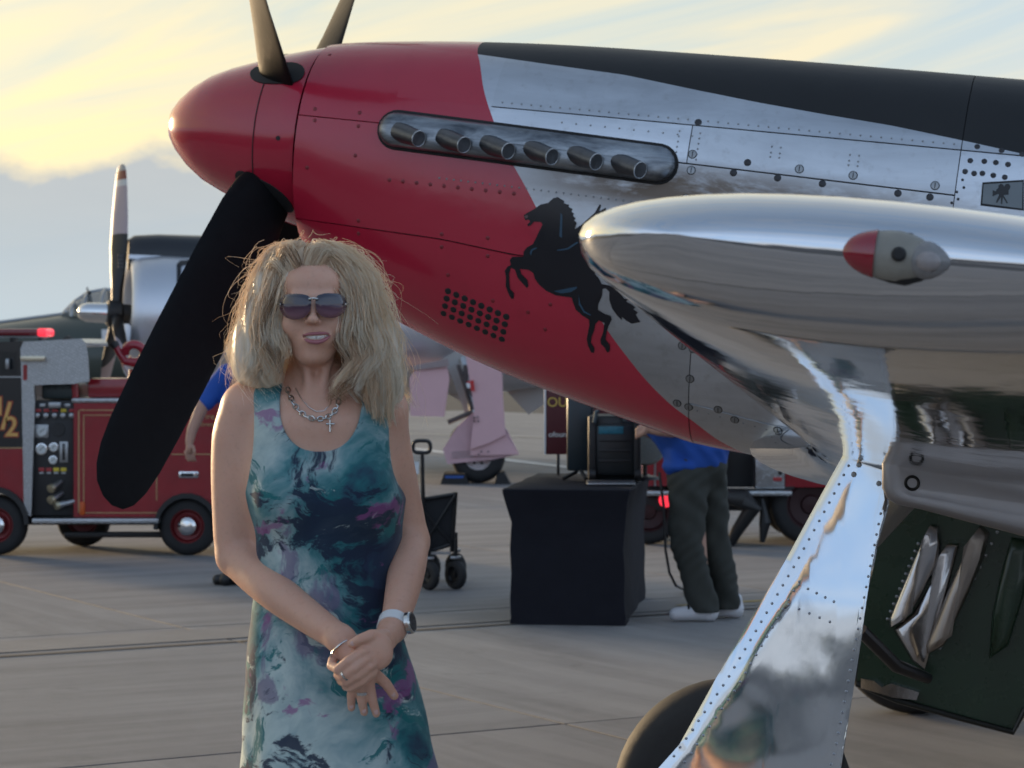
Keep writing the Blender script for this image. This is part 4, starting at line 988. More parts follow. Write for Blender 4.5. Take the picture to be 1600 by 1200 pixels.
# neckline: scoop cut right through, and armholes
sl, X, Y, Z = D_.box(W(420, 712, -.2), W(590, 560, .06))
c_ = W(504, 618); d = ((np.abs((X-c_.x)/.073)**2.4+np.abs((Z-c_.z)/.098)**2.4)**(1/2.4)-1)*.085+0*Y
d = np.maximum(d, Y-(WD+.045)); D_.join(sl, d.astype(np.float32), .004, True)
sl, X, Y, Z = D_.box(W(420, 640, .0), W(590, 560, .16))
c_ = W(500, 600); d = (np.sqrt(((X-c_.x)/.085)**2+((Z-c_.z)/.05)**2)-1)*.05+0*Y; D_.join(sl, d.astype(np.float32), .004, True)
dcone((492, 540, .030), (494, 640, .030), .056, .062, .006, True)
for (x, s_) in ((370, -1), (638, 1)):
    sl, X, Y, Z = D_.box(W(x-60, 800, -.2), W(x+60, 560, .25)); c_ = W(x, 672)
    d = (np.sqrt(((X-c_.x)/.034)**2+((Z-c_.z)/.115)**2)-1)*.034+0*Y; D_.join(sl, d.astype(np.float32), .006, True)
P_, F_ = D_.mesh(); P_ = relax(P_, F_, 1, .5)
np_mesh('dress', P_, F_, M_dress, woman, foot)

# sunglasses
t = newmat('tinted_lens'); sx = t.n('ShaderNodeSeparateXYZ'); t.lk(t.co('Generated'), sx.inputs[0])
t.set('Base Color', t.ramp(sx.outputs[2], [(.05, (.20, .09, .12)), (.45, (.085, .04, .065)), (.6, (.035, .03, .05)), (1.0, (.03, .032, .055))])); t.set('Roughness', .06); t.set('Coat Weight', .6); M_lens2 = t.m
M_silver = mat('silver_metal', (.62, .62, .60), .2, 1.0, var=.12, scale=60)
def lens(pts, cx, cy):
    m_ = len(pts); q_ = [np.array(p, float) for p in pts]; pts = []
    for i in range(m_):
        p0, p1, p2, p3 = (q_[(i+k) % m_] for k in (-1, 0, 1, 2))
        for t_ in (0, .25, .5, .75): pts.append(tuple(.5*((2*p1)+(-p0+p2)*t_+(2*p0-5*p1+4*p2-p3)*t_*t_+(-p0+3*p1-3*p2+p3)*t_**3)))
    vs = []; n = len(pts)
    for k in (1.0, .66, .33):
        for x, y in pts:
            px = cx+(x-cx)*k; py = cy+(y-cy)*k; e = (px-489)/50; vs.append(W(px, py, -.114+.030*abs(e)**2.2+.004*((py-478)/20)**2)-foot)
    vs.append(W(cx, cy, -.114+.030*abs((cx-489)/50)**2.2)-foot)
    fs = [(r*n+i, r*n+(i+1) % n, (r+1)*n+(i+1) % n, (r+1)*n+i) for r in (0, 1) for i in range(n)]+[(2*n+i, 2*n+(i+1) % n, 3*n) for i in range(n)]
    o = MB().add(vs, fs).build('lens', M_lens2, sg, 60); m = o.modifiers.new('t', 'SOLIDIFY'); m.thickness = .002; return o
sg = bpy.data.objects.new('sunglasses', None); C.objects.link(sg); sg.parent = woman
lens([(437, 470), (444, 461), (460, 459), (475, 460), (485, 465), (486, 477), (482, 490), (470, 498), (455, 499), (443, 493), (437, 482)], 462, 478)
lens([(541, 470), (534, 461), (518, 458), (504, 459), (494, 464), (493, 476), (497, 489), (509, 496), (524, 496), (535, 490), (541, 481)], 516, 477)
mb = MB(); mb.tube([W(483, 467, -.115)-foot, W(489, 466, -.118)-foot, W(496, 467, -.115)-foot], .0022, 8)
mb.build('bridge', M_silver, sg)
for (x0, x1) in ((438, 434), (540, 544)):
    mb = MB(); mb.tube([W(x0, 475, -.088)-foot, W(x1, 475, -.075)-foot, W(x1+(x1-x0)*.2, 474, .02)-foot], [.0016, .0016, .0016], 8); mb.build('temple', M_silver, sg)

M_nail = mat('fingernail', (.62, .40, .36), .22, var=.05, coat=.3)
for (x, y, d, ry) in ((549, 1103, -.1845, 5), (568.5, 1110, -.1885, -10), (587.5, 1112, -.187, -15), (614, 1084.5, -.1815, -35), (552, 1005, -.2405, 65)):
    vs_, fs_ = ell((0, 0, 0), (.0042, .0014, .0058)); Mx = Matrix.Translation(W(x, y, d)-foot) @ Euler((R_(12), R_(ry), 0)).to_matrix().to_4x4(); MB().add(vs_, fs_, Mx).build('fingernail', M_nail, woman, 80)
# jewellery and watch
def surf(x, y, off): 
    p = W(x, y, -.06); f = B.front(p.x, p.z)
    if f is None or f > WD+.08: f = WD-.05
    q = at(x, y, f); f2 = B.front(q.x, q.z); f = f2 if f2 is not None else f
    return at(x, y, f-off)-foot
def chain(path, n, r, wire, name):
    xs = np.linspace(0, 1, len(path)); pts = [surf(np.interp(k/n, xs, [p[0] for p in path]), np.interp(k/n, xs, [p[1] for p in path]), wire*2.0) for k in range(n+1)]
    for i in range(n):
        a, b = pts[i], pts[i+1]; d = (b-a).normalized(); c = (a+b)/2; nn = Vector((0, -1, .25)); nn = (nn-d*nn.dot(d)).normalized(); s_ = d.cross(nn)
        if i % 2: s_, nn = (s_*.5+nn*.86), (nn*.5-s_*.86)
        L_ = (b-a).length*.68; ring = [c+d*L_*math.cos(2*math.pi*k/12)+s_*r*math.sin(2*math.pi*k/12) for k in range(13)]
        mb = MB(); mb.tube(ring, wire, 6, False); mb.build('link', M_silver, nk)
nk = bpy.data.objects.new('necklace', None); C.objects.link(nk); nk.parent = woman
chain([(449, 606), (454, 621), (462, 636), (474, 648), (490, 655), (506, 654), (519, 648), (528, 634), (531, 614)], 18, .0042, .0013, 'link')
p = surf(516, 656, .004); mb = MB(); q = surf(516, 675, .004); mb.tube([p, q], .0020, 8); c_ = p.lerp(q, .34); mb.tube([c_-Vector((.0075, 0, 0)), c_+Vector((.0075, 0, 0))], .0020, 8); mb.build('cross_pendant', M_silver, nk)
fine = [surf(x, y, .002) for x, y in [(462, 606), (470, 622), (482, 636), (494, 643), (506, 642), (516, 632), (522, 612)]]; MB().tube(fine, .0007, 5).build('fine_chain', M_silver, nk)
def bangle(c, ax, r, wire, m, name, par, n=40, flat=1.0, wd=None):
    ax = ax.normalized(); a = ax.orthogonal().normalized(); b = ax.cross(a); mb = MB()
    if wd is None: mb.tube([c+(a*math.cos(2*math.pi*k/n)+b*math.sin(2*math.pi*k/n)*flat)*r for k in range(n+1)], wire, 8, False)
    else: mb.lathe([(-wd/2, r), (-wd/2, r+wire), (wd/2, r+wire), (wd/2, r), (-wd/2, r)], c, ax, n, False)
    return mb.build(name, m, par, 40)
a0, a1_ = W(632, 915, -.045), W(613, 982, -.150); ax = (a1_-a0)
wt = bpy.data.objects.new('watch', None); C.objects.link(wt); wt.parent = woman
M_wb = mat('white_strap', (.72, .73, .74), .45, var=.05)
wc_ = a0.lerp(a1_, .93); bangle(wc_-foot, ax, .0245, .0032, M_wb, 'strap', wt, wd=.021)
out = Vector((.86, -.45, .05)); out = (out-ax.normalized()*out.dot(ax.normalized())).normalized(); pc = wc_+out*.0265-foot
MB().lathe([(0, .0195), (.007, .0200), (.010, .0185), (.0105, .016)], pc, out, 28).build('case', M_silver, wt)
MB().lathe([(.0102, .0165), (.0112, .0160)], pc, out, 28).build('dial', mat('watch_glass', (.012, .012, .016), .08, coat=.5), wt)
bc = W(538, 1014, -.190); bangle(bc-foot, W(552, 1026, -.196)-W(520, 985, -.17), .0285, .0020, M_silver, 'bracelet', woman, flat=.95)
bangle(W(565.5, 1083, -.191)-foot, W(565, 1094, -.19)-W(564, 1072, -.192), .0098, .0013, M_silver, 'ring', woman, 24, wd=.005)
bangle(W(540, 1054.5, -.2375)-foot, W(537, 1057, -.236)-W(553, 1045, -.244), .0100, .0011, M_silver, 'ring', woman, 24, wd=.0035)

# hair: locks of fine strands over a dense under-layer
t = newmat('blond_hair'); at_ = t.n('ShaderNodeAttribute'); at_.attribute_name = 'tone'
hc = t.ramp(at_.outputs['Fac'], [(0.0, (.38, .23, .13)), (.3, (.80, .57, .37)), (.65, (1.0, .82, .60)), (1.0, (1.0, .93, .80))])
t.set('Base Color', hc); t.set('Roughness', .34); t.set('Specular IOR Level', .7)
tr = t.n('ShaderNodeBsdfTranslucent'); t.lk(hc, tr.inputs[0]); ms = t.n('ShaderNodeMixShader'); ms.inputs[0].default_value = .45
t.lk(t.b.outputs[0], ms.inputs[1]); t.lk(tr.outputs[0], ms.inputs[2]); out_ = [n for n in t.t.nodes if n.type == 'OUTPUT_MATERIAL'][0]; t.lk(ms.outputs[0], out_.inputs[0])
M_hair = t.m
rng = np.random.RandomState(11)
hcx, hcz = 490, 450
prL = ([372, 385, 400, 430, 480, 530, 560, 590, 620, 680], [2, 42, 64, 84, 101, 113, 120, 112, 85, 66])   # row -> half width in px, image left
prR = ([372, 385, 400, 430, 480, 530, 560, 600, 650, 700], [2, 44, 68, 90, 108, 122, 131, 134, 140, 140])
def lock_path(side, th, q, yend, wave, ph, n=17):
    """side -1 image left, 1 image right; th: 0 front edge .. 1 back; q: 0 inner .. 1 outer layer"""
    pr = prL if side < 0 else prR; pts = []
    y0 = 378+8*(1-q)+th*6
    for i in range(n):
        s_ = i/(n-1); y = y0+(yend-y0)*(s_**1.18)
        R = np.interp(y, pr[0], pr[1]); k = .62+.38*q
        # front locks curve in along the face, back locks go behind
        a = R_(22+th*118); lx = R*k*math.sin(a) if th < .62 else R*k*math.sin(a)
        face = np.interp(y, [372, 400, 420, 450, 500, 560, 600, 700], [0, 6, 24, 45, 51, 49, 46, 40])
        lx = max(lx, face*(1.02-.5*max(0, th-.55)*2)) if y > 385 else lx
        dp = -.072*math.cos(a)*min(1, R/95)*(.75+.25*q)+.012+(.03 if th > .6 else 0)
        lower = max(0, (y-500)/120)
        wv_ = wave*(.12+1.15*lower)*math.sin(ph+y*.066+q*1.5); wd_ = wave*.0016*(.2+lower)*math.cos(ph+y*.066)
        x = hcx-6*(1 if y < 400 else max(0, 1-(y-400)/40))+side*(lx+wv_)
        pts.append(np.array(W(x, y, dp+wd_-.010*lower*(th < .4))))
    return np.array(pts)
strands = []; tones = []
def add_lock(g, n, spread, tone, curl=0.0, thin=1.0):
    m = len(g); s_ = np.linspace(0, 1, m)[:, None]
    for _ in range(n):
        o1 = rng.normal(0, 1, 3)*spread; prof = .35+.75*np.sin(np.pi*np.clip(s_*.95, 0, 1))**.8-.35*s_
        w1 = rng.normal(0, 1, 3)*.0007; p = g+o1*prof+w1*np.sin(s_*rng.uniform(5, 9)+rng.uniform(0, 6))*(.3+s_)
        cut = rng.uniform(.8, 1.0); k = max(6, int(m*cut)); strands.append((p[:k], .00062*thin*rng.uniform(.7, 1.25))); tones.append(np.clip(tone+rng.normal(0, .07), 0, 1))
for i in range(190):
    side = -1 if i % 2 else 1; th = rng.uniform(0, 1)**.9; q = rng.uniform(0, 1)**.7
    yend = rng.uniform(560, 612) if side < 0 else rng.uniform(585, 668)
    if th < .25: yend -= rng.uniform(0, 25)
    g = lock_path(side, th, q, yend, rng.uniform(13, 24), 4.0*th+side+rng.normal(0, .5))
    tone = np.clip(.55+.36*q+rng.normal(0, .20)-.22*(th > .75)-.25*(th < .2 and q < .4), .03, 1.0)  # inner and back locks darker: shade within the hair put into the tone
    if side < 0 and yend > 585:        # flicked ends
        k = np.linspace(0, 1, len(g))**5; fl_ = rng.uniform(-.045, .03); g[:, 0] += k*fl_; g[:, 2] += k*rng.uniform(.0, .045)
    add_lock(g, 44, .0085, tone)
# front locks that rise from the hairline, lift off the parting and sweep to the sides
def crm(ctrl, n):
    c = np.array([ctrl[0]]+list(ctrl)+[ctrl[-1]]); out = []
    for k in range(n):
        u = k/(n-1)*(len(ctrl)-1); i = min(int(u), len(ctrl)-2); t_ = u-i; p0, p1, p2, p3 = c[i:i+4]
        out.append(.5*((2*p1)+(-p0+p2)*t_+(2*p0-5*p1+4*p2-p3)*t_*t_+(-p0+3*p1-3*p2+p3)*t_**3))
    return np.array(out)
for i in range(150):
    side = -1 if i % 2 else 1; h = rng.uniform(0, 1)**1.2; q = rng.uniform(.35, 1.0); bk = rng.uniform(0, 1)**1.2
    hx0 = 472+side*(2+h*(27 if side < 0 else 58)); hy0 = 415+(h**1.8)*34; pr = prL if side < 0 else prR
    root = (hx0, hy0-bk*14, -.072+bk*.075+h*.02)
    lift = (hx0+side*(10+10*q), hy0-20-11*q*(1-h*.6)-bk*5, -.066+bk*.085+h*.02)
    Rr = lambda y: np.interp(y, *pr)
    fx = lambda y: np.interp(y, [400, 420, 450, 500, 560, 600, 700], [6, 24, 47, 54, 52, 48, 42])
    inn = h*.5+q*.5; rs_ = rng.normal(0, .35)
    cp = [root, lift]
    ys = [425, 470, 520, 560, 590] if side < 0 else [425, 475, 530, 585, 635]
    for j, y in enumerate(ys):
        lx = fx(y)+(Rr(y)-fx(y))*(.08+.80*inn*rng.uniform(.85, 1.1)); wv_ = (0, 5, 14, 20, 18)[j]*math.sin(h*2.5+side+rs_+j*1.55)
        cp.append((490+side*(lx+wv_), y+rng.uniform(-6, 6), -.062+.05*inn+bk*.05-(.012 if j > 2 else 0)))
    if side < 0 and rng.rand() < .4: cp.append((cp[-1][0]-rng.uniform(-18, 14), cp[-1][1]+rng.uniform(2, 14), cp[-1][2]))
    if side > 0: cp.append((cp[-1][0]+rng.uniform(-6, 12), cp[-1][1]+rng.uniform(15, 45), cp[-1][2]))
    g = np.array([np.array(W(*p)) for p in crm([np.array(p) for p in cp], 19)])
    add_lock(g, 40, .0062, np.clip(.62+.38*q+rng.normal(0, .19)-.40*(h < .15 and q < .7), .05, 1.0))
# fly-away strands that catch the low sun
for i in range(800):
    side = rng.choice((-1, 1)); th = rng.uniform(.1, 1); g = lock_path(side, th, 1.0, rng.uniform(430, 640), rng.uniform(3, 12), rng.uniform(0, 6.28), 22)
    m = len(g); s_ = np.linspace(0, 1, m)[:, None]; d = g-np.array(W(490, 480, .02)); d /= np.linalg.norm(d, axis=1)[:, None]
    amp = rng.gamma(1.6, .0070); g = g+d*amp*(s_**.6)*(1+.5*np.sin(s_*rng.uniform(4, 11)+rng.uniform(0, 6)))+rng.normal(0, .006, 3)*s_+np.array([.012*rng.normal(), 0, .008])*np.sin(s_*rng.uniform(7, 18)+rng.uniform(0, 6))*s_
    strands.append((g[int(rng.randint(0, 6)):], .00042)); tones.append(rng.uniform(.55, 1.0))
for i in range(5):   # loose curls over the crown
    a = rng.uniform(-1.1, 1.25); r0 = rng.uniform(80, 100); s_ = np.linspace(0, 1, 16); w_ = rng.uniform(8, 22); ph = rng.uniform(0, 6); dd_ = rng.uniform(0, .04)
    x = hcx+4+(r0*.95)*np.sin(a+s_*rng.uniform(-.6, .6))+5*np.sin(s_*7+ph); y = 455-(r0+w_*np.sin(s_*np.pi)*rng.uniform(.2, .7))*np.cos(a+s_*.3)+4*np.cos(s_*8+ph)
    strands.append((np.array([np.array(W(px, py, dd_)) for px, py in zip(x, np.maximum(y, 345))])*1.0, .00036)); tones.append(rng.uniform(.5, .9))
def strand_mesh(name, strands, tones, m, parent, org):
    V, Fc, T = [], [], []; b = 0
    for (p, r), tn in zip(strands, tones):
        k = len(p); tg = np.gradient(p, axis=0); tg /= np.linalg.norm(tg, axis=1)[:, None]+1e-9
        a = np.cross(tg, [0.3, 1, 0.1]); a /= np.linalg.norm(a, axis=1)[:, None]+1e-9; c_ = np.cross(tg, a)
        tp = np.minimum(1, np.linspace(2.2, .25, k))[:, None]*r
        ring = [p+(a*math.cos(q)+c_*math.sin(q))*tp for q in (0.5, 2.594, 4.689)]
        V.append(np.stack(ring, 1).reshape(-1, 3)); i = np.arange(k-1)[:, None]*3+b
        for q in range(3): Fc.append(np.concatenate([i+q, i+(q+1) % 3, i+3+(q+1) % 3, i+3+q], 1))
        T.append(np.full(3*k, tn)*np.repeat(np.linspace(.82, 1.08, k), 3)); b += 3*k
    o = np_mesh(name, np.concatenate(V), np.concatenate(Fc), m, parent, org)
    at2 = o.data.attributes.new('tone', 'FLOAT', 'POINT'); at2.data.foreach_set('value', np.concatenate(T).astype(np.float32)); return o
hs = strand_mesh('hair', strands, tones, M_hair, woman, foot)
# under-layer so that no scalp or background shows through the mass
Hf = Field((-.56, WD-.12, 1.46), (-.14, WD+.20, 1.85), .005)
Hf.ell(W(490, 446, .020), (.080, .096, .077), .02)
for s_, pr, ye in ((-1, prL, 585), (1, prR, 640)):
    for y in range(430, ye, 14):
        r = np.interp(y, *pr)*.66; Hf.ell(W(hcx+s_*r, y, .026), (.038+.012*(y > 500), .056, .03), .03)
for y in range(430, 640, 20): Hf.ell(W(490, y, .085), (.085, .045, .03), .03)
Hf.ell(W(489, 500, -.055), (.058, .075, .100), .01, True); Hf.cone(W(491, 540, .0), W(496, 680, .0), .055, .062, .01, True)
q1, q2 = Hf.mesh(); q1 = q1+(.004*np.sin(q1[:, [0]]*240+q1[:, [2]]*22))*np.array([[0, 1, 0]])
hu = np_mesh('hair_underlayer', q1, q2, M_hair, woman, foot); at2 = hu.data.attributes.new('tone', 'FLOAT', 'POINT'); at2.data.foreach_set('value', np.where(q1[:, 2] > W(490, 425).z, .5, .95).astype(np.float32) if len(hu.data.vertices) == len(q1) else np.full(len(hu.data.vertices), .6, np.float32))  # pale lower tone stands in for light scattered between the strands

# ================================================================== things behind the fighter
def world_prism(pts, D, th, name, m, par, org, smooth=20):
    """outline seen from the front at distance D, th metres deep"""
    q = [at(x, y, D) for x, y in pts]
    return MB().prism([(p.x, p.z) for p in q], lambda x, z, d: Vector((x, D+d, z))-org, th).build(name, m, par, smooth)
M_truck = mat('fire_engine_red', (0.25, 0.010, 0.018), .2, var=.3, scale=5, coat=.4, rvar=.2)
M_gold = mat('gold_lettering', (0.62, 0.36, 0.10), .4, var=.15, scale=40)
M_goldl = mat('gold_pinstripe', (0.42, 0.27, 0.12), .5)
M_trim = mat('red_outline', (0.30, 0.05, 0.02), .4)
M_blackp = mat('black_gloss', (0.012, 0.012, 0.014), .2, var=.3, coat=.3)
M_blackr = mat('black_plastic', (0.014, 0.014, 0.015), .5, var=.3)
M_chromeb = mat('bright_chrome', (.78, .78, .78), .06, 1.0, var=.05)
M_glassd = mat('dark_window', (.012, .015, .018), .05, coat=.6)
def diamond(name):
    t = newmat(name); mp = t.sc((26, 26, 26), t.co(), (0, R_(45), 0))
    w1 = t.n('ShaderNodeTexVoronoi'); t.lk(t.sc((30, 12, 62), t.co(), (0, R_(40), 0)), w1.inputs['Vector']); w1.inputs['Scale'].default_value = 1.0; w1.inputs['Randomness'].default_value = .25; dsp = t.ramp(w1.outputs['Distance'], [(.28, 1.0), (.42, 0.0)])
    n = t.noise(30, 4); t.set('Base Color', t.mix(t.math('MULTIPLY', dsp, .5), (.38, .39, .40), (.70, .71, .72))); t.set('Metallic', .95); t.set('Roughness', .28)
    t.bump(t.math('ADD', dsp, t.math('MULTIPLY', n, .2)), .6, .004); return t.m
M_dia = diamond('diamond_plate')
M_dull = mat('dull_steel', (.35, .36, .37), .35, .9)

# ------------------------------------------------------------------ small fire engine on the left
TD = 19.5
to = Vector(((200-800)/200, TD, 0))
trk = thing('fire_engine', 'small red and black fire engine with pump panel of gauges parked on the left', 'fire truck', to)
def tp(x, y, d=0.0): return Vector(((x-800)/200, TD+d, 1.63-(y-543)/200))-to
def tbox(name, x0, y0, x1, y1, d0, d1, m, par=None, bev=.012):
    a, b = tp(x0, y0), tp(x1, y1); return MB().box(((a.x+b.x)/2, (d0+d1)/2, (a.z+b.z)/2), (abs(b.x-a.x), d1-d0, abs(a.z-b.z)), bev=bev).build(name, m, par or trk, 35)
def tpoly(name, pts, d0, th, m, par=None, sm=25):
    q = [tp(x, y) for x, y in pts]; return MB().prism([(p.x, p.z) for p in q], lambda x, z, d: Vector((x, d0+d, z)), th).build(name, m, par or trk, sm)
tbox('chassis', -120, 800, 400, 822, .12, 1.0, M_blackr)
arch = [(252+40-52*math.cos(a), 826-56*math.sin(a)) for a in np.linspace(0, math.pi, 12)]
body = tpoly('body_side', [(115, 628), (420, 628), (420, 808)]+[(x, min(y, 808)) for x, y in reversed(arch)]+[(115, 808)], 0, .06, M_truck)
tbox('body', 117, 632, 418, 775, .065, 1.08, M_truck)
for (x0, y0, x1, y1) in ((122, 640, 124.2, 802), (122, 640, 200, 641.6), (130, 648, 131.6, 785), (130, 648, 190, 649.4), (244, 700, 245.6, 782), (268, 709, 330, 710.5), (122, 800.5, 250, 802)): tbox('pinstripe', x0, y0, x1, y1, -.0035, .01, M_goldl, body, 0)
tbox('tread_plate_cap', 112, 622, 424, 629.5, -.015, 1.1, M_dia, body)
tbox('deck_box', 133, 592, 340, 621.5, .12, .98, M_truck)
tbox('running_board', 52, 809, 250, 817.5, -.07, .25, M_dia)
tbox('exhaust_rail', 95, 833, 250, 842, .12, .18, M_blackr)
tpoly('fender_arch', arch+[(252+40-46*math.cos(a), 828-50*math.sin(a)) for a in np.linspace(math.pi, 0, 12)], -.03, .12, M_blackr)
# door handle and lettering
h_ = tbox('door_handle', 279, 736, 311, 747, -.02, .004, M_chromeb); tbox('handle_recess', 283, 739, 303, 744.5, -.0235, -.006, M_blackr, h_, .004)
for (s_, x, y, sz) in (('l Fire', 322, 651, .05), ('& Emergency', 328, 663, .032)):
    tx_ = text_mesh('lettering', s_, sz*1.3, M_goldl, body, .002); tx_.location = tp(x, y, 0)+Vector((0, -.004, 0)); tx_.rotation_euler = (R_(90), 0, 0)
# pump panel
pp = tbox('pump_panel', 49, 626, 114.5, 806, .04, .5, M_blackr)
def gauge(x, y, r, sq, par=pp):
    c_ = tp(x, y, .035); g_ = None
    if sq: g_ = MB().box((c_.x, .034, c_.z), (r*2.5, .012, r*2.5), bev=.003).build('gauge', M_dull, par)
    else: g_ = MB().lathe([(0, r*1.15), (.02, r*1.15), (.022, r)], (c_.x, .04, c_.z), (0, -1, 0), 24).build('gauge', M_chromeb, par)
    MB().lathe([(0, r*.95), (.006, r*.9)], (c_.x, .028 if sq else .018, c_.z), (0, -1, 0), 24).build('dial', mat('gauge_dial', (.55, .57, .56), .3, var=.1), g_)
    mb = MB(); y_ = .0205 if sq else .0105; mb.tube([(c_.x-r*.4, y_, c_.z-r*.3), (c_.x+r*.5, y_, c_.z+r*.45)], r*.05, 5); mb.build('needle', M_blackp, g_)
gauge(64, 674, .042, True); gauge(64, 702, .040, False); gauge(83, 699, .032, False); gauge(82, 719, .030, False)
MB().lathe([(0, .052), (.01, .05)], tp(90, 672, .04)+Vector((0, -.0, 0)), (0, -1, 0), 24).build('rubber_cap', M_blackr, pp)
tbox('flow_meter', 92, 690, 105.5, 723, .022, .04, M_dull, pp, .004); tbox('meter_slot', 96.5, 693, 101, 719, .018, .03, M_blackp, pp, .002)
for i, cl in enumerate(((.35, .03, .03), (.35, .03, .03), (.35, .03, .03), (.6, .45, .03), (.35, .03, .03))):
    m_ = mat('tag_%d' % (cl[1] > .2), cl, .4); x = 58+13.3*i
    if x < 112:
        tbox('control_label', x-4.5, 639, x+4.5, 644, .034, .042, m_, pp, .002)
        MB().lathe([(0, .022), (.03, .020), (.034, .012)], tp(x, 649.5, .04), (0, -1, 0), 14).build('pull_knob', M_dull, pp)
    if i < 4: tbox('control_label', 59+11.5*i, 731, 68+11.5*i, 737, .034, .042, mat('tag_%d' % (i > 1), (.6, .45, .03) if i > 1 else (.35, .03, .03), .4), pp, .002); tbox('control_label', 60+11.5*i, 738, 67+11.5*i, 741, .034, .042, M_dull, pp, .002)
for x in (65, 104): tbox('placard', x-4.5, 631, x+4.5, 636, .034, .042, M_dull, pp, .002)
tbox('lamp', 76, 628, 96, 638, -.02, .04, M_dull, pp)
for (x0, y0, x1, y1) in ((83, 762, 95, 753), (83, 780, 96, 771), (92, 789, 121, 782)):
    a, b = tp(x0, y0, -.06), tp(x1, y1, .04); v_ = MB(); v_.tube([b, b.lerp(a, .6), a], [.020, .024, .03], 14); v_.build('hose_outlet', M_dull, pp); 
    d_ = (a-b).normalized(); MB().lathe([(0, .034), (.03, .034), (.034, .02)], a-d_*.01, d_, 16).build('outlet_cap', mat('brass_cap', (.45, .40, .28), .35, .8), pp)
tbox('marker_lamp', 124.5, 784, 133, 805, -.02, .03, mat('orange_plastic', (.55, .09, .01), .4))
# tread plate column and hood
tpoly('tread_plate_column', [(34, 600), (53, 600), (55, 625), (49, 806), (38, 806)], -.01, .06, M_dia)
hood = tpoly('tread_plate_hood', [(34, 602), (32, 545), (37, 534), (128, 529), (134, 536), (138, 560), (140, 596), (115, 600)], -.005, .012, M_dia); 
tpoly('hood_side', [(34, 545), (37, 534), (128, 529), (134, 536), (134, 541), (40, 545)], .008, 1.05, M_dia)
for k in range(5): 
    c_ = tp(39.5, 573+4.5*k); MB().lathe([(0, .018), (.004, .015)], (c_.x, -.006, c_.z), (0, -1, 0), 12).build('reflector', mat('red_reflector', (.35, .03, .03), .3), hood)
tbox('step_plate', 34, 556, 72, 564, -.06, -.006, mat('warm_brushed_plate', (.62, .55, .42), .3, .8), hood, .006)
bn_ = tbox('equipment_bin', 61, 600, 114, 624, .1, .7, mat('dark_green_plastic', (.02, .03, .03), .5), bev=.02)
for k in range(4): tbox('bin_slot', 70+11*k, 606, 75+11*k, 608, .095, .12, M_dark, bn_, 0)
mb = MB(); mb.tube([tp(114, 628, .12), tp(111, 575, .12)], .03, 12); pol = mb.build('light_pole', M_truck, trk)
MB().tube([tp(111, 575, .12), tp(110.5, 560, .12)], .026, 12).build('grip', M_blackr, pol); MB().tube([tp(110.5, 560, .12), tp(110, 548, .12)], .018, 12).build('pole_tip', M_chromeb, pol)
MB().lathe([(0, .02), (.02, .05), (.06, .058), (.075, .052)], tp(108, 538, .14), (-.5, -1, .2), 20).build('spotlight', M_blackr, pol)
# cab
cab = tpoly('cab', [(-160, 540), (34, 533), (36, 700), (-160, 700)], .0, 1.06, M_blackp)
tpoly('window', [(-60, 552), (24, 549), (27, 584), (-60, 586)], -.006, .02, M_glassd, cab); tbox('mirror', 12, 560, 18, 577, -.10, -.05, M_dull, cab)
archf = [(-8-54*math.cos(a), 818-58*math.sin(a)) for a in np.linspace(0, math.pi, 12)]
tpoly('cab_side', [(-160, 701), (36, 701), (38, 806)]+[(x, min(y, 806)) for x, y in reversed(archf)]+[(-160, 806)], 0, .06, M_truck)
tbox('cab_stripe', -160, 699, 36, 700.6, -.004, .02, M_goldl, cab, 0); tbox('cab_sill', -160, 588, 34, 590, -.006, .02, M_dull, cab, 0)
tpoly('wheel_arch', archf+[(-8-47*math.cos(a), 820-51*math.sin(a)) for a in np.linspace(math.pi, 0, 12)], -.03, .12, M_blackr)
for (s_, x, y, sz) in (('1', 0, 636, .20), ('/', 10, 652, .30), ('2', 18, 668, .22), ('9', -22, 640, .34)):
    for m_, bd, off in ((M_trim, .012, -.003), (M_gold, .002, -.006)):
        o = text_mesh('number', s_, sz, m_, cab, .001, bd); o.location = tp(x, y, 0)+Vector((0, off, 0)); o.rotation_euler = (R_(90), 0, 0)
tb = tbox('light_bar', -70, 513, 62, 525, .25, .6, mat('dark_red_lens', (.16, .01, .015), .15, coat=.5), bev=.02)
tbox('light_bar_end', 48, 512.5, 63, 525.5, .24, .61, mat('lit_red_lens', (.75, .03, .05), .2, emit=.45), tb, .02); tbox('light_bar_base', -60, 525.5, 55, 527.5, .28, .56, M_dull, tb, .004)
for x in (-40, 6, 51): tbox('bar_foot', x-3, 527, x+3, 534, .3, .5, M_blackr, tb, .004)
def twheel(x, yb, r, d, cap=True):
    c_ = tp(x, 543, d); c_.z = r
    e = bpy.data.objects.new('wheel', None); C.objects.link(e); e.parent = trk
    wheel(c_, r, .17, e, mat('red_rim', (.17, .01, .014), .3, .2), rk=.58, n=32)
    if cap: MB().lathe([(-.02, r*.32), (.02, r*.30), (.04, r*.2), (.045, .002)], c_+Vector((0, -.085, 0)), (0, -1, 0), 24).build('hub_cap', M_chromeb, e)
twheel(292, 870, .232, .10); twheel(-8, 862, .24, .10); twheel(97, 845, .22, 1.0, False); twheel(395, 845, .22, 1.0, False)
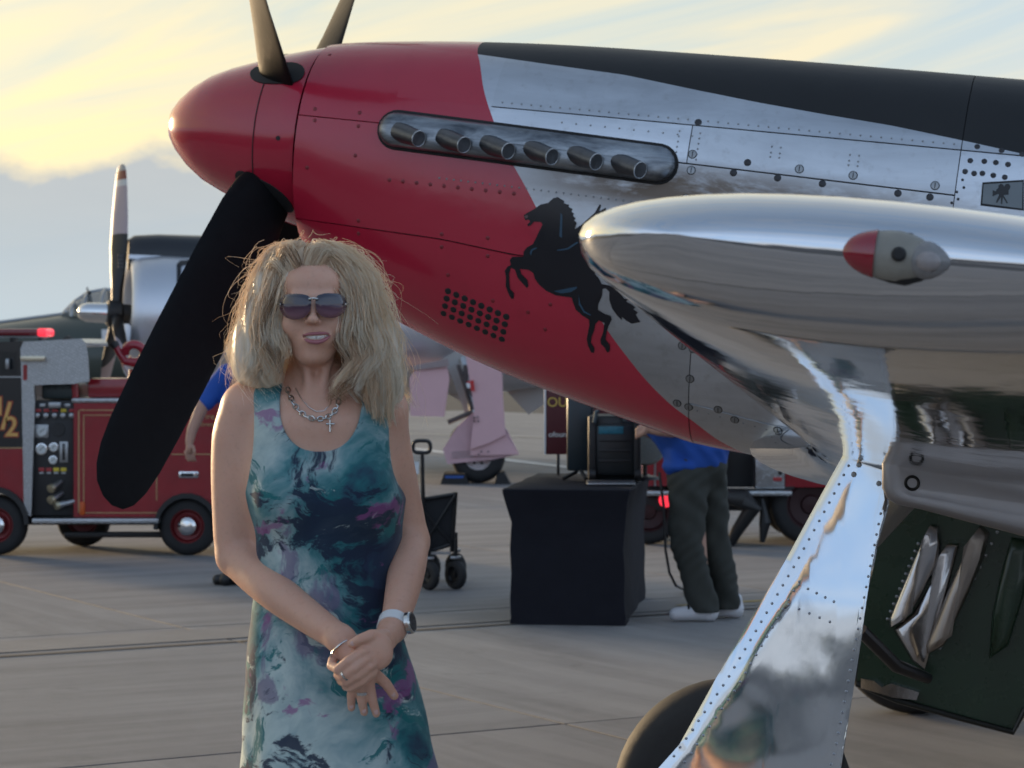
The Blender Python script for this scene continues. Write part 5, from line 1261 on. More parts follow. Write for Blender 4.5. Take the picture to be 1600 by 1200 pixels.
# water monitor on the deck
mb = MB(); mb.tube([tp(195, 594, .5), tp(195, 578, .5)], [.05, .045], 14); mb.tube([tp(215, 565, .5), tp(196, 567, .5), tp(180, 565, .5), tp(171, 552, .5), tp(165, 540, .5)], [.028, .04, .035, .03, .03], 14)
a_ = [tp(195+15*math.cos(q), 552+14*math.sin(q)*-1, .5-.03*math.sin(q)) for q in np.linspace(-2.4, 3.2, 16)]; mb.tube(a_, .036, 12)
mb.tube([tp(212, 564, .5), tp(234, 563, .5)], .04, 14); wg = mb.build('water_monitor', mat('monitor_red', (.30, .02, .035), .25, coat=.3), trk)
MB().tube([tp(166, 543, .5), tp(161, 535, .5)], [.035, .04], 14).build('nozzle', M_blackr, wg)
MB().tube([tp(210, 559, .45), tp(238, 556, .45)], .02, 10).build('hand_rail', M_chromeb, trk)

# ------------------------------------------------------------------ second fire engine, behind the bending man
SD = 20.5; so = Vector((at(1250, 543, SD).x, SD, 0)); ks = F/SD
trk2 = thing('fire_engine', 'dark red fire engine mostly hidden behind the bending man and the fighter belly', 'fire truck', so)
def qp(x, y, d=0.0): return Vector(((x-800)/ks, SD+d, EYE-(y-HOR)/ks))-so
def qbox(name, x0, y0, x1, y1, d0, d1, m, par=None, bev=.012):
    a, b = qp(x0, y0), qp(x1, y1); return MB().box(((a.x+b.x)/2, (d0+d1)/2, (a.z+b.z)/2), (abs(b.x-a.x), d1-d0, abs(a.z-b.z)), bev=bev).build(name, m, par or trk2, 35)
qbox('body', 1010, 600, 1132, 760, .02, 1.1, M_truck); qbox('cab', 1226, 560, 1420, 762, 0, 1.1, M_truck); qbox('cab_window', 1240, 580, 1400, 640, -.01, .1, M_glassd)
qbox('open_bay', 1130, 600, 1182, 764, .25, 1.05, M_blackr); qbox('tread_plate_box', 1180, 704, 1226, 764, -.02, .6, M_dia)
qbox('roof', 1010, 548, 1420, 565, -.02, 1.12, M_blackp); qbox('side_post', 1128, 565, 1136, 600, .0, 1.08, M_truck); qbox('side_post', 1214, 565, 1226, 704, .02, 1.06, M_truck)
qbox('side_step', 1005, 766, 1236, 774, -.1, .3, M_dia); qbox('chassis', 1000, 775, 1420, 800, .15, 1.0, M_blackr)
qbox('red_label', 1207, 745, 1222, 752, -.028, .0, mat('tag_0', (.35, .03, .03), .4)); qbox('pale_post', 1022, 640, 1025, 760, -.01, .03, M_dull)
qbox('latch', 1216, 728, 1222, 742, -.04, 0, M_blackr)
MB().lathe([(0, .06), (.03, .055), (.035, .03)], qp(1040, 781, -.05), (0, -1, 0), 18).build('tail_lamp', mat('lit_red_lens', (.75, .03, .05), .2, emit=.45), trk2)
MB().tube([qp(1130, 775, -.1), qp(1160, 778, -.14), qp(1175, 790, -.12), qp(1150, 830, -.05), qp(1140, 852, .0)], [.05, .085, .07, .05, .04], 12).build('hose_bundle', M_blackr, trk2)
MB().tube([qp(1190, 778, -.06), qp(1194, 815, -.07), qp(1190, 846, -.05)], [.012, .05, .022], 10).build('hanging_strap', M_blackr, trk2)
MB().tube([qp(1050, 640, -.02), qp(1095, 600, -.02)], .03, 8).build('rail', M_blackr, trk2)
def qwheel(x, r, d):
    c_ = qp(x, 543, d); c_.z = r; e = bpy.data.objects.new('wheel', None); C.objects.link(e); e.parent = trk2
    wheel(c_, r, .2, e, mat('dark_rim', (.03, .008, .010), .4, .2), rk=.62, n=36)
qwheel(1268, .335, .10); qwheel(1268, .335, 1.0); qwheel(1010, .27, .95); qwheel(1015, .27, .2)

# ------------------------------------------------------------------ table with stretch cover
t = newmat('stretch_cloth'); n = t.noise(5, 5, .6); f_ = t.noise(500, 2)
t.set('Base Color', t.mix(n, (.010, .011, .016), (.017, .018, .025))); t.set('Roughness', .75); t.set('Specular IOR Level', .15); t.bump(t.math('ADD', t.noise(6, 3), t.math('MULTIPLY', f_, .03)), .5, .02); M_cloth = t.m
to2 = at(885, 978, 14.6); to2.z = 0
tab = thing('table', 'folding table under a fitted black stretch cover beneath the red nose', 'table', to2, (0, 0, R_(-7)))
mb = MB(); W2, L2, HT = .375, .91, .80; secs = []
def ring(h, k, n=15):
    pts = []; cs = [(-W2, 0), (W2, 0), (W2, 2*L2), (-W2, 2*L2)]
    for i in range(4):
        a, b = Vector(cs[i]+(0,)), Vector(cs[(i+1) % 4]+(0,)); nn = Vector((-(b-a).y, (b-a).x, 0)).normalized()
        for j in range(n):
            f__ = j/n; p = a.lerp(b, f__); e = 4*f__*(1-f__); p += nn*(.014*k*e); cx = max(0, min(1, (.79-h)/.16)); p.x *= 1-.11*cx*(.8+.2*k); p.y = L2+(p.y-L2)*(1-.05*cx); p.x += .006*math.sin(h*23+j); pts.append(Vector((p.x, p.y, h)))
    return pts
for h, k in ((.0, .25), (.04, .45), (.15, .75), (.3, .95), (.45, 1.0), (.6, .85), (.72, .45), (.775, .1), (.795, .0)): secs.append(ring(h, k))
top = [p.copy() for p in ring(.80, .03)]; secs.append([Vector((p.x*.985, L2+(p.y-L2)*.99, .802)) for p in top])
mb.loft(secs).build('cover', M_cloth, tab, 40)
for x in (-.25, .25):
    for y in (.16, 1.66): MB().box((x, y, .392), (.04, .04, .784)).build('leg', M_dull, tab)

def ontab(x, y, D, z=.803): return Vector(((x-800)/F*D, D, z))
# monitor standing side-on
m0 = ontab(905, 0, 15.55); mo_ = thing('monitor', 'tall dark monitor standing on the black covered table', 'monitor', m0)
kk = F/15.55
mb = MB(); mb.box((-.0, 0, .31), (.155, .06, .50), bev=.015).build('screen', mat('monitor_case', (.018, .030, .036), .35), mo_)
MB().box((.083, .0, .31), (.012, .045, .48), bev=.004).build('bezel', M_blackr, mo_)
MB().tube([(-.10, -.06, .012), (-.02, 0, .05), (.0, .0, .08), (.04, -.08, .012)], .012, 8).build('stand', M_blackr, mo_)
for k in range(5): MB().box((.10, -.005, .22+.04*k), (.012, .02, .012)).build('button', M_dull, mo_)
# rugged speaker case
c0 = ontab(962, 0, 15.25); ca = thing('speaker_case', 'black wheeled speaker case with carry handle and cyan label on the table', 'speaker', c0)
k_ = F/15.25
def cb(name, x0, y0, x1, y1, d0, d1, m, par=None, bev=.012):
    X0, X1 = (x0-962)/k_, (x1-962)/k_; Z0, Z1 = EYE-.803-(y1-543)/k_, EYE-.803-(y0-543)/k_
    return MB().box(((X0+X1)/2, (d0+d1)/2, (Z0+Z1)/2), (X1-X0, d1-d0, Z1-Z0), bev=bev).build(name, m, par or ca, 35)
M_case = mat('case_black', (.010, .014, .016), .38, var=.3)
cb('case_body', 920, 648, 1003, 752, .02, .32, M_case, bev=.03); cb('front_panel', 930, 662, 992, 744, -.015, .04, M_case, bev=.02)
cb('side_rail', 919, 650, 931, 751, -.03, .05, M_blackr, bev=.01); cb('side_rail', 990, 650, 1001, 751, -.03, .05, M_blackr, bev=.01)
cb('cyan_label', 935, 666, 974, 678, -.022, .0, mat('cyan_label', (.02, .16, .22), .4, var=.5, scale=60), bev=.004)
for z in range(3): cb('rib', 936, 686+16*z, 986, 690+16*z, -.022, .0, M_blackr, bev=.004)
MB().tube([Vector(((x-962)/k_, -.05, EYE-.803-(y-543)/k_)) for x, y in ((928, 660), (931, 644), (938, 638), (966, 639), (974, 645), (976, 657))], .014, 10).build('carry_handle', mat('handle_teal', (.05, .075, .085), .35), ca)
for x in (925, 996): MB().lathe([(-.02, .035), (.02, .035)], Vector(((x-962)/k_, -.03, .05)), (1, 0, 0), 18).build('wheel', M_blackr, ca)
lp0 = ontab(955, 0, 14.95); lap = thing('laptop', 'closed silver-edged laptop lying on the table in front of the speaker case', 'laptop', lp0)
MB().box((0, .08, .010), (.29, .2, .014), bev=.004).build('base', M_dull, lap); MB().box((0, .08, .022), (.285, .195, .008), bev=.003).build('lid', mat('laptop_lid', (.10, .10, .11), .3, .6), lap)
# fan disc behind the case
f0 = ontab(1008, 0, 15.6); fan = thing('desk_fan', 'round pale desk fan partly hidden behind the speaker case', 'fan', f0)
MB().lathe([(-.02, .02), (-.02, .145), (0, .155), (.02, .145), (.02, .02)], (0, 0, .245), (-.35, -1, 0), 28, True).build('guard', mat('pale_grille', (.35, .37, .34), .5, var=.3, scale=80), fan)
MB().tube([(0, .02, .1), (0, .02, .01)], .015, 10).build('post', M_blackr, fan); MB().lathe([(0, .09), (.02, .085), (.03, .03)], (0, .02, 0), (0, 0, 1), 20).build('base', M_blackr, fan)
# maroon sign
SGD = 16.2; s0 = ontab(880, 0, SGD); s0.z = .803
sgn = thing('sign', 'maroon foundation sign with gold and white lettering standing on the far end of the table', 'sign', s0)
k3 = F/SGD
X0, X1 = (853-880)/k3, (985-880)/k3; Z0, Z1 = EYE-.803-(710-543)/k3, EYE-.803-(560-543)/k3
MB().box(((X0+X1)/2, .01, (Z0+Z1)/2), (X1-X0, .02, Z1-Z0), bev=.003).build('board', mat('maroon_board', (.075, .008, .012), .45), sgn)
MB().box((X0-.006, .01, (Z0+Z1)/2+.02), (.012, .03, Z1-Z0+.04), bev=.002).build('edge', mat('white_edge', (.62, .64, .66), .4), sgn)
for x in (X0+.08, X1-.08): MB().box((x, .01, Z0/2), (.02, .02, Z0), bev=.003).build('foot', M_blackr, sgn)
tx_ = text_mesh('lettering', 'OUNDATION', .088, mat('sign_gold', (.50, .34, .07), .4), sgn, .001, .001, align='LEFT'); tx_.location = ((854.5-880)/k3, -.003, EYE-.803-(629-543)/k3); tx_.rotation_euler = (R_(90), 0, 0)
tx_ = text_mesh('lettering', 'ofoundation', .050, mat('sign_white', (.6, .6, .58), .5), sgn, .001, .0003, align='LEFT'); tx_.location = ((857-880)/k3, -.003, EYE-.803-(679-543)/k3); tx_.rotation_euler = (R_(90), 0, 0)

# ------------------------------------------------------------------ people in the background
M_skin2 = skin_mat('fair_skin', (0.46, 0.27, 0.20), (0.50, 0.29, 0.21))
M_blue = mat('blue_polo', (.012, .075, .36), .8, var=.2, scale=9, bump=.3, bscale=18)
M_olive = mat('olive_trousers', (.040, .044, .038), .85, var=.25, scale=7, bump=.35, bscale=14)
M_shoe = mat('white_shoe', (.66, .67, .70), .55, var=.06)
def grow(name, fn, lo, hi, vox, m, par, org):
    f = Field(lo, hi, vox); fn(f); a, b = f.mesh(); a = relax(a, b, 1); return np_mesh(name, a, b, m, par, org)
MD = 14.95
def Q(x, y, d=0.0): return at(x, y, MD+d)
mo0 = Vector((Q(1100, 0).x, MD, 0)); man = thing('person', 'man in a blue shirt, olive trousers and white shoes bending over the black table', 'person', mo0)
lo, hi = (.55, MD-.45, -.02), (1.55, MD+.45, 1.75)
def skin_f(f):
    f.ell(Q(1008, 585, .0), (.085, .10, .115), .03); f.cone(Q(1018, 610), Q(1040, 635), .06, .07, .03)
    f.path([Q(1030, 640, -.17), Q(1050, 672, -.22), Q(1030, 672, -.26), Q(1008, 668, -.24)], [.055, .045, .036, .03], .03); f.path([Q(1045, 635, .18), Q(1030, 680, .2), Q(1005, 672, .1)], [.055, .045, .03], .03)
    for k in range(4): f.path([Q(1008, 666+k*4, -.25), Q(1000, 667+k*4.5, -.25), Q(994, 671+k*4.5, -.24)], [.012, .011, .009], .006)
    f.path([Q(1012, 664, -.27), Q(1006, 676, -.27), Q(1000, 680, -.26)], [.013, .012, .009], .006)
    f.cone(Q(1085, 715), Q(1050, 640), .13, .15, .04)
    for x, d in ((1078, -.1), (1108, .1)): f.cone(Q(x, 730, d), Q(x+20, 945, d), .07, .045, .03)
grow('body', skin_f, lo, hi, .010, M_skin2, man, mo0)
def shirt_f(f):
    f.path([Q(1092, 712), Q(1072, 680), Q(1045, 640)], [.175, .185, .195], .04); f.ell(Q(1068, 728, -.05), (.13, .15, .05), .03); f.ell(Q(1050, 722, -.08), (.045, .09, .085), .03); f.ell(Q(1105, 700, 0), (.12, .17, .06), .04)
    f.path([Q(1034, 632, -.16), Q(1050, 664, -.21)], [.08, .068], .03); f.path([Q(1040, 632, .16), Q(1034, 664, .2)], [.08, .068], .03)
    sl, X, Y, Z = f.box((-9,)*3, (9,)*3 if False else (99, 99, 99)); f.val += (.006*np.sin(X*60+Z*45)*np.sin(Y*30+Z*20)).astype(np.float32)
grow('shirt', shirt_f, lo, hi, .010, M_blue, man, mo0)
def pants_f(f):
    f.ell(Q(1092, 728, 0), (.17, .165, .16), .05)
    f.path([Q(1075, 745, -.08), Q(1074, 850, -.10), Q(1088, 905, -.09), Q(1102, 957, -.08)], [.122, .102, .092, .092], .03)
    f.path([Q(1106, 745, .08), Q(1116, 845, .09), Q(1130, 905, .10), Q(1136, 952, .10)], [.118, .092, .082, .084], .03)
    sl, X, Y, Z = f.box((-9,)*3, (99,)*3); f.val += (.007*np.sin(Z*21+X*35+2*np.sin(Z*9))*np.sin(Y*17+Z*11)+.003*np.sin(Z*55-X*63+3*np.sin(Z*13+Y*9))).astype(np.float32); f.val = np.maximum(f.val, .055-Z+0*X+0*Y)
grow('trousers', pants_f, lo, hi, .010, M_olive, man, mo0)
for (x0, x1, d) in ((1108, 1056, -.09), (1148, 1122, .10)):
    def shoe_f(f, x0=x0, x1=x1, d=d):
        a, b = Q(x0, 962, d), Q(x1, 962, d); f.path([(a.x, a.y, .055), ((a.x+b.x)/2, a.y, .052), (b.x, b.y, .042)], [.052, .048, .040], .02); f.cone((a.x, a.y, .05), (a.x, a.y, .11), .05, .045, .02)
        sl, X, Y, Z = f.box((-9,)*3, (99,)*3); f.val = np.maximum(f.val, .004-Z+0*X+0*Y)
    so_ = grow('shoe', shoe_f, (.8, MD-.3, -.02), (1.55, MD+.3, .18), .006, M_shoe, man, mo0)
    a, b = Q((x0+x1)/2, 962, d), Q(x1, 962, d)
    mb = MB()
    for k in range(3): mb.tube([Vector((a.x+.02-.022*k, MD+d-.04, .088-.004*k))-mo0, Vector((a.x+.015-.022*k, MD+d-.005, .104-.004*k))-mo0], .006, 6)
    mb.build('laces', M_blackr, so_)
# cable from the case to the ground beside him
ca_pts = [at(x, y, 14.8) for x, y in ((1030, 738), (1037, 790), (1040, 860), (1046, 895), (1056, 915))]+[gnd(1070, 925), gnd(1090, 928)]; ca_pts[-1].z = ca_pts[-2].z = .012
cbo = MB().tube(ca_pts, .008, 8).build('power_cable', M_blackr); tag(cbo, 'thin black cable hanging from the table to the concrete beside the bending man', 'cable')
ND = 17.2
def Np(x, y, d=0.0): return at(x, y, ND+d)
no = Vector((Np(380, 0).x, ND, 0)); nm = thing('person', 'man in a blue shirt mostly hidden behind the woman, forearm hanging beside the propeller blade', 'person', no)
lo, hi = (no.x-.50, ND-.45, -.02), (no.x+.45, ND+.45, 1.85)
def skin_n(f):
    f.ell(Np(388, 545), (.085, .10, .12), .02); f.cone(Np(386, 565), Np(384, 590), .06, .065, .03)
    f.path([Np(340, 600), Np(318, 630, -.04), Np(300, 672, -.08), Np(296, 690, -.1)], [.06, .048, .036, .03], .03); f.ell(Np(296, 700, -.1), (.026, .035, .04), .015)
    for k in range(4): f.path([Np(290+4*k, 706, -.12+.015*k), Np(291+4*k, 714, -.12+.015*k), Np(294+4*k, 720, -.11+.015*k)], [.011, .010, .008], .005)
    f.path([Np(302, 698, -.13), Np(304, 706, -.14), Np(303, 712, -.14)], [.012, .011, .009], .005)
    f.path([Np(430, 600), Np(440, 640), Np(445, 700)], [.06, .048, .035], .03); f.cone(Np(385, 610), Np(385, 760), .13, .12, .04)
    for x in (368, 402): f.cone(Np(x, 760), Np(x, 900), .07, .045, .03)
grow('body', skin_n, lo, hi, .010, M_skin2, nm, no)
def shirt_n(f): f.ell(Np(385, 660), (.20, .14, .33), .04); f.path([Np(355, 585), Np(338, 605), Np(322, 628, -.03)], [.075, .075, .062], .03); f.path([Np(415, 585), Np(428, 605), Np(438, 628)], [.075, .075, .062], .03)
grow('shirt', shirt_n, lo, hi, .010, M_blue, nm, no)
def pants_n(f):
    f.ell(Np(385, 745), (.175, .13, .14), .04)
    for x in (366, 404): f.cone(Np(x, 760), Np(x, 898), .10, .075, .03)
grow('trousers', pants_n, lo, hi, .010, M_blackr, nm, no)
for x in (362, 402):
    def sf(f, x=x): a = Np(x, 905); f.path([(a.x, ND+.05, .045), (a.x-.03, ND-.12, .04)], [.05, .042], .02); f.path([(a.x, ND, .04), (a.x-.09, ND-.05, .035)], [.045, .038], .02); sl, X, Y, Z = f.box((-9,)*3, (99,)*3); f.val = np.maximum(f.val, .003-Z+0*X+0*Y)
    grow('shoe', sf, lo, (hi[0], hi[1], .2), .008, M_blackr, nm, no)

# ------------------------------------------------------------------ folding wagon
GD = 16.8; go = Vector((at(676, 0, GD).x, GD, 0)); wag = thing('folding_wagon', 'black folding fabric wagon with upright pull handle and paper tag', 'wagon', go); kg = F/GD
def gp(x, y, d=0.0): return at(x, y, GD+d)-go
M_fab = mat('wagon_fabric', (.020, .022, .026), .8, var=.25, bump=.2); M_tub = mat('wagon_tube', (.010, .010, .011), .35)
top = [gp(648, 782, .0), gp(712, 772, .0), gp(712, 772, .62), gp(648, 782, .62)]; bot = [gp(652, 868, .04), gp(706, 850, .04), gp(706, 850, .58), gp(652, 868, .58)]
def inset(q, k, dz): c = sum(q, Vector())/4; return [c+(p-c)*k+Vector((0, 0, dz)) for p in q]
MB().loft([inset(bot, .96, 0), inset(top, .97, 0), inset(top, .93, 0), inset(bot, .90, .03)]).build('basket', M_fab, wag, 20)
for a, b in ((0, 1), (1, 2), (2, 3), (3, 0)): MB().tube([top[a], top[b]], .014, 8).build('rail', M_tub, wag)
for a in range(4): MB().tube([top[a]+Vector((0, 0, .015)), bot[a]+Vector((0, 0, -.05))], .015, 8).build('post', M_tub, wag)
for (p, q) in ((top[0], bot[1]), (top[1], bot[0])):
    n_ = Vector((0, -.025, 0)); MB().tube([p+n_, q+n_], .009, 8).build('cross_bar', M_tub, wag)
MB().tube([bot[0], bot[1]], .014, 8).build('rail', M_tub, wag); MB().box((bot[0]+bot[1])/2+Vector((.03, -.03, -.02)), (.16, .01, .02)).build('bright_bar', M_dull, wag)
for (x, y, d) in ((670, 925, -.03), (712, 901, .02), (672, 925, .62), (712, 925, .62)):
    c = gp(x, 800, d); r = .10; c.z = r; e = bpy.data.objects.new('wheel', None); C.objects.link(e); e.parent = wag
    wheel(c, r, .055, e, M_tub, n=24, ax=Vector((.75, .66, 0)).normalized()); MB().tube([c+Vector((.0, 0, 0)), c+Vector((0, 0, .13)), c+Vector((-.0, 0, .24))], .014, 8).build('fork', M_tub, e)
    MB().box(c+Vector((0, 0, .115)), (.07, .06, .02), bev=.005).build('fork_bridge', M_dull, e)
MB().tube([gp(660, 708, -.06), gp(660.5, 745, -.06), gp(661, 785, -.05), gp(655, 860, -.04)], [.013, .013, .016, .016], 10).build('pull_bar', M_tub, wag)
lp_ = [gp(659+13.5*math.copysign(abs(math.cos(q))**.6, math.cos(q)), 698+9.5*math.copysign(abs(math.sin(q))**.6, math.sin(q)), -.06) for q in np.linspace(0, 2*math.pi, 25)]
MB().tube(lp_, .013, 8, False).build('handle', M_tub, wag)
MB().box(gp(650.5, 731, -.07), (.035, .004, .085)).build('paper_tag', mat('white_paper', (.68, .70, .72), .8), wag); MB().tube([gp(651, 722, -.07), gp(659, 712, -.06)], .003, 5).build('tag_string', M_dull, wag)

# ------------------------------------------------------------------ silver radial-engined airplane behind
AD = 30.0; ka = F/AD
ao = at(182, 490, AD); apl = thing('radial_airplane', 'silver radial-engined airplane with black-topped cowl, banded propeller and white landing gear tinted with painted pinkish light', 'airplane', ao, (0, R_(2.5), R_(14)))
AM = Matrix.Translation(ao) @ Euler((0, R_(2.5), R_(14))).to_matrix().to_4x4(); AMI = AM.inverted()
t = newmat('silver_cowl'); sx = t.n('ShaderNodeSeparateXYZ'); t.lk(t.co(), sx.inputs[0]); n = t.noise(1.5, 6)
bk_ = t.math('GREATER_THAN', sx.outputs[2], t.math('ADD', .71, t.math('MULTIPLY', t.math('SUBTRACT', .9, sx.outputs[0], clamp=True), -.0)))
t.set('Base Color', t.mix(bk_, t.mix(n, (.55, .57, .62), (.66, .67, .70)), (.02, .022, .026))); t.set('Metallic', t.math('MULTIPLY', t.math('SUBTRACT', 1.0, bk_), .8)); t.set('Roughness', .30); M_cowl = t.m
prf = [(.32, .52), (.20, .56), (.14, .61), (.12, .66), (.15, .71), (.25, .75), (.5, .79), (1.0, .80), (1.9, .80)]
MB().lathe(prf, (0, 0, -.02), (1, 0, 0), 48, False).build('cowl', M_cowl, apl, 50)
mb = MB(); secs = [[(x, hw*math.cos(math.pi*k/10), z0+hh*math.sin(math.pi*k/10)) for k in range(11)] for x, hw, z0, hh in ((.10, .20, .66, .24), (.17, .25, .66, .29), (.45, .30, .66, .32), (1.3, .34, .64, .36), (2.2, .36, .60, .42), (3.2, .36, .55, .42))]
mb.loft(secs, closed=False).build('intake_scoop', M_cowl, apl, 60)
MB().lathe([(0, .19), (.02, .19)], (.13, 0, .72), (-1, 0, 0), 20).build('intake_mouth', M_dark, apl)
MB().lathe([(.55, .74), (.56, .02)], (0, 0, -.02), (1, 0, 0), 40, False).build('engine_bulkhead', M_dark, apl)
eng = MB(); eng.lathe([(.5, .26), (.3, .25), (.2, .14), (.15, .10)], (0, 0, -.02), (1, 0, 0), 24); eng = eng.build('crankcase', mat('engine_grey', (.24, .25, .27), .4, .6), apl)
for k in range(9):
    q = 2*math.pi*k/9; d_ = Vector((0, math.cos(q), math.sin(q))); mb = MB()
    for j in range(5): mb.lathe([(0, .105), (.03, .105)], Vector((.38, 0, -.02))+d_*(.28+.055*j), d_, 14)
    mb.tube([Vector((.38, 0, -.02))+d_*.2, Vector((.38, 0, -.02))+d_*.56], .07, 10); mb.build('cylinder', mat('cylinder_grey', (.10, .10, .105), .5, .5), apl)
fz = [(1.9, .80, .80, 0), (3.0, .80, .86, .02), (4.5, .72, .85, .05), (6.5, .48, .62, .15), (9.0, .18, .30, .3)]
MB().loft([[(x, hw*math.cos(2*math.pi*k/32), zc_+hh*math.sin(2*math.pi*k/32)) for k in range(32)] for x, hw, hh, zc_ in fz]).build('fuselage', M_cowl, apl, 60)
# letter O on the cowl side
def ona(x, y, yl):
    o = AMI @ cam.location; d = (AMI @ at(x, y, 1.0))-o; return o+d*((yl-o.y)/d.y)
oc = [(281, 407), (297, 406), (305, 412), (305, 440), (299, 446), (284, 446), (276, 440), (276, 413)]; ic = [(285, 413), (295, 412), (299, 415), (299, 437), (296, 440), (287, 441), (283, 437), (283, 416)]
vs = []
for lst in (oc, ic):
    for x, y in lst:
        p = ona(x, y, -.7); yy = -math.sqrt(max(.80**2-(p.z+.02)**2, .01))
        p = ona(x, y, yy); vs.append(Vector((p.x, -math.sqrt(max(.806**2-(p.z+.02)**2, .01)), p.z)))
MB().add(vs, [(i, (i+1) % 8, 8+(i+1) % 8, 8+i) for i in range(8)]).build('letter', M_blackm, apl, 0)
# propeller
pr_ = MB(); pr_.lathe([(-.46, .004), (-.455, .05), (-.42, .09), (-.35, .115), (-.12, .12)], (0, 0, 0), (1, 0, 0), 28); pr_.build('hub_dome', M_chromeb, apl, 60)
hb = MB(); hb.lathe([(-.12, .13), (-.1, .16), (.05, .16), (.08, .12), (.35, .11)], (0, 0, 0), (1, 0, 0), 20); hb = hb.build('propeller_hub', M_blackr, apl)
t = newmat('banded_blade'); sx = t.n('ShaderNodeVectorMath', operation='LENGTH'); t.lk(t.co(), sx.inputs[0])
t.set('Base Color', t.ramp(t.math('MULTIPLY', sx.outputs['Value'], .5), [(0, (.012, .012, .013)), (.484, (.45, .36, .37)), (.775, (.60, .60, .58)), (.815, (.20, .03, .02)), (.868, (.36, .36, .35))], 'CONSTANT')); t.set('Roughness', .4); M_band = t.m
for th in (96, 216, 336):
    a = R_(th); r = Vector((0, -math.cos(a), math.sin(a))); tg = Vector((1, 0, 0)).cross(r); secs = []
    for R, ch, be, tk in ((.1, .14, 60, .9), (.3, .15, 55, .8), (.5, .22, 48, .35), (.8, .30, 40, .16), (1.2, .31, 33, .10), (1.5, .27, 30, .08), (1.7, .22, 29, .07), (1.78, .17, 29, .07), (1.82, .09, 29, .07)):
        b = R_(be); cv = Vector((1, 0, 0))*math.sin(b)+tg*math.cos(b); nv = r.cross(cv)
        secs.append([r*R+cv*(math.cos(2*math.pi*k/14)*ch/2)+nv*(math.sin(2*math.pi*k/14)*tk*ch/2) for k in range(14)])
    bl = MB().loft(secs).build('propeller_blade', M_band, apl, 50)
    if th == 96:
        c_ = r*.62; mb = MB(); 
        for j in range(4): mb.box(Vector((.02, -.032, .56+.045*j)), (.07, .004, .03))
        mb.build('blade_stencil', mat('faded_stencil', (.08, .08, .085), .5), bl)
# wing stub, undercarriage
M_pink = mat('pink_lit_white', (.64, .40, .42), .45, var=.06); M_under = mat('grey_underside', (.36, .35, .34), .45, .3, var=.12, scale=1.5)  # M_pink: pinkish light on white gear painted into the colour
def lo_(pts, D, th, name, m, par=apl, sm=20):
    q = [at(x, y, D) for x, y in pts]; mb = MB(); n = len(q)
    vs = [AMI @ p for p in q]+[AMI @ (p+Vector((0, th, 0))) for p in q]
    fs = [tuple(range(n)), tuple(range(2*n-1, n-1, -1))]+[(i, i+n, (i+1) % n+n, (i+1) % n) for i in range(n)]
    return mb.add(vs, fs).build(name, m, par, sm)
lo_([(560, 500), (900, 470), (900, 545), (735, 562), (690, 585), (640, 576), (560, 560)], 30.3, 5.0, 'wing', M_under)
lo_([(640, 590), (650, 575), (698, 572), (702, 592), (694, 651), (641, 650)], 29.6, .25, 'inner_gear_door', M_pink)
lo_([(640, 572), (700, 560), (702, 572), (650, 578)], 29.55, .1, 'door_hinge', mat('pink_grey', (.30, .24, .24), .5))
lo_([(700, 575), (735, 558), (745, 640), (730, 655)], 30.2, .2, 'flap_bracket', M_under)
lo_([(694, 612), (735, 590), (742, 640)], 31.0, .1, 'far_gear_door', M_under)
lo_([(778, 575), (850, 560), (850, 632), (826, 648), (781, 600)], 31.5, .12, 'flap', M_under)
gdr = lo_([(727, 552), (784, 565), (786, 620), (790, 679), (765, 692), (735, 702), (741, 640)], 29.75, .05, 'gear_leg_door', M_pink)
wcv = lo_([(692, 702), (714, 667), (735, 648), (746, 640), (792, 672), (811, 710), (770, 718), (699, 725)], 29.85, .22, 'wheel_cover', mat('pink_lit_white_dark', (.56, .36, .39), .5))
lo_([(735, 702), (790, 679), (811, 710), (735, 712)], 29.8, .04, 'cover_flange', M_pink, wcv)
for x, y in ((741, 653), (746, 652), (741, 658), (747, 658), (752, 706), (763, 706), (748, 710)): lo_([(x-1.2, y-1.2), (x+1.2, y-1.2), (x+1.2, y+1.2), (x-1.2, y+1.2)], 29.72, .02, 'bolt', M_dark, gdr)
for k in range(3): lo_([(706, 706+4*k), (741, 704+4*k), (741, 705.4+4*k), (706, 707.4+4*k)], 29.835, .01, 'stencil_line', mat('stencil_grey', (.36, .28, .29), .6), wcv)
MB().tube([AMI @ at(722, 560, 30.1), AMI @ at(735, 600, 30.0), AMI @ at(742, 645, 29.95)], [.05, .06, .07], 10).build('oleo_strut', M_dull, apl)
for (a, b, r) in (((716, 570), (738, 640), .025), ((728, 570), (726, 600), .03), ((700, 660), (735, 645), .03), ((738, 605), (746, 625), .05)): MB().tube([AMI @ at(*a, 29.9), AMI @ at(*b, 29.9)], r, 8).build('linkage', mat('linkage_dark', (.10, .09, .09), .5), apl)
lo_([(729, 596), (740, 594), (742, 612), (736, 610)], 29.7, .02, 'warning_flag', mat('red_flag', (.5, .03, .03), .7)); lo_([(728, 599), (734, 598), (735, 606), (730, 606)], 29.68, .02, 'flag_text', mat('white_paper', (.68, .70, .72), .8))
c = at(747, 0, 29.95); r = .325; c = Vector((c.x, 30.0, r)); e = bpy.data.objects.new('main_wheel', None); C.objects.link(e); e.parent = apl; e.matrix_parent_inverse = AMI
wheel(c, r, .24, e, mat('white_rim', (.58, .52, .52), .4), rk=.5, n=36)
for k in range(6):
    q = 2*math.pi*k/6; MB().lathe([(0, .018), (.01, .018)], c+Vector((.09*math.cos(q), -.05, .09*math.sin(q))), (0, -1, 0), 8).build('rim_hole', M_dark, e)
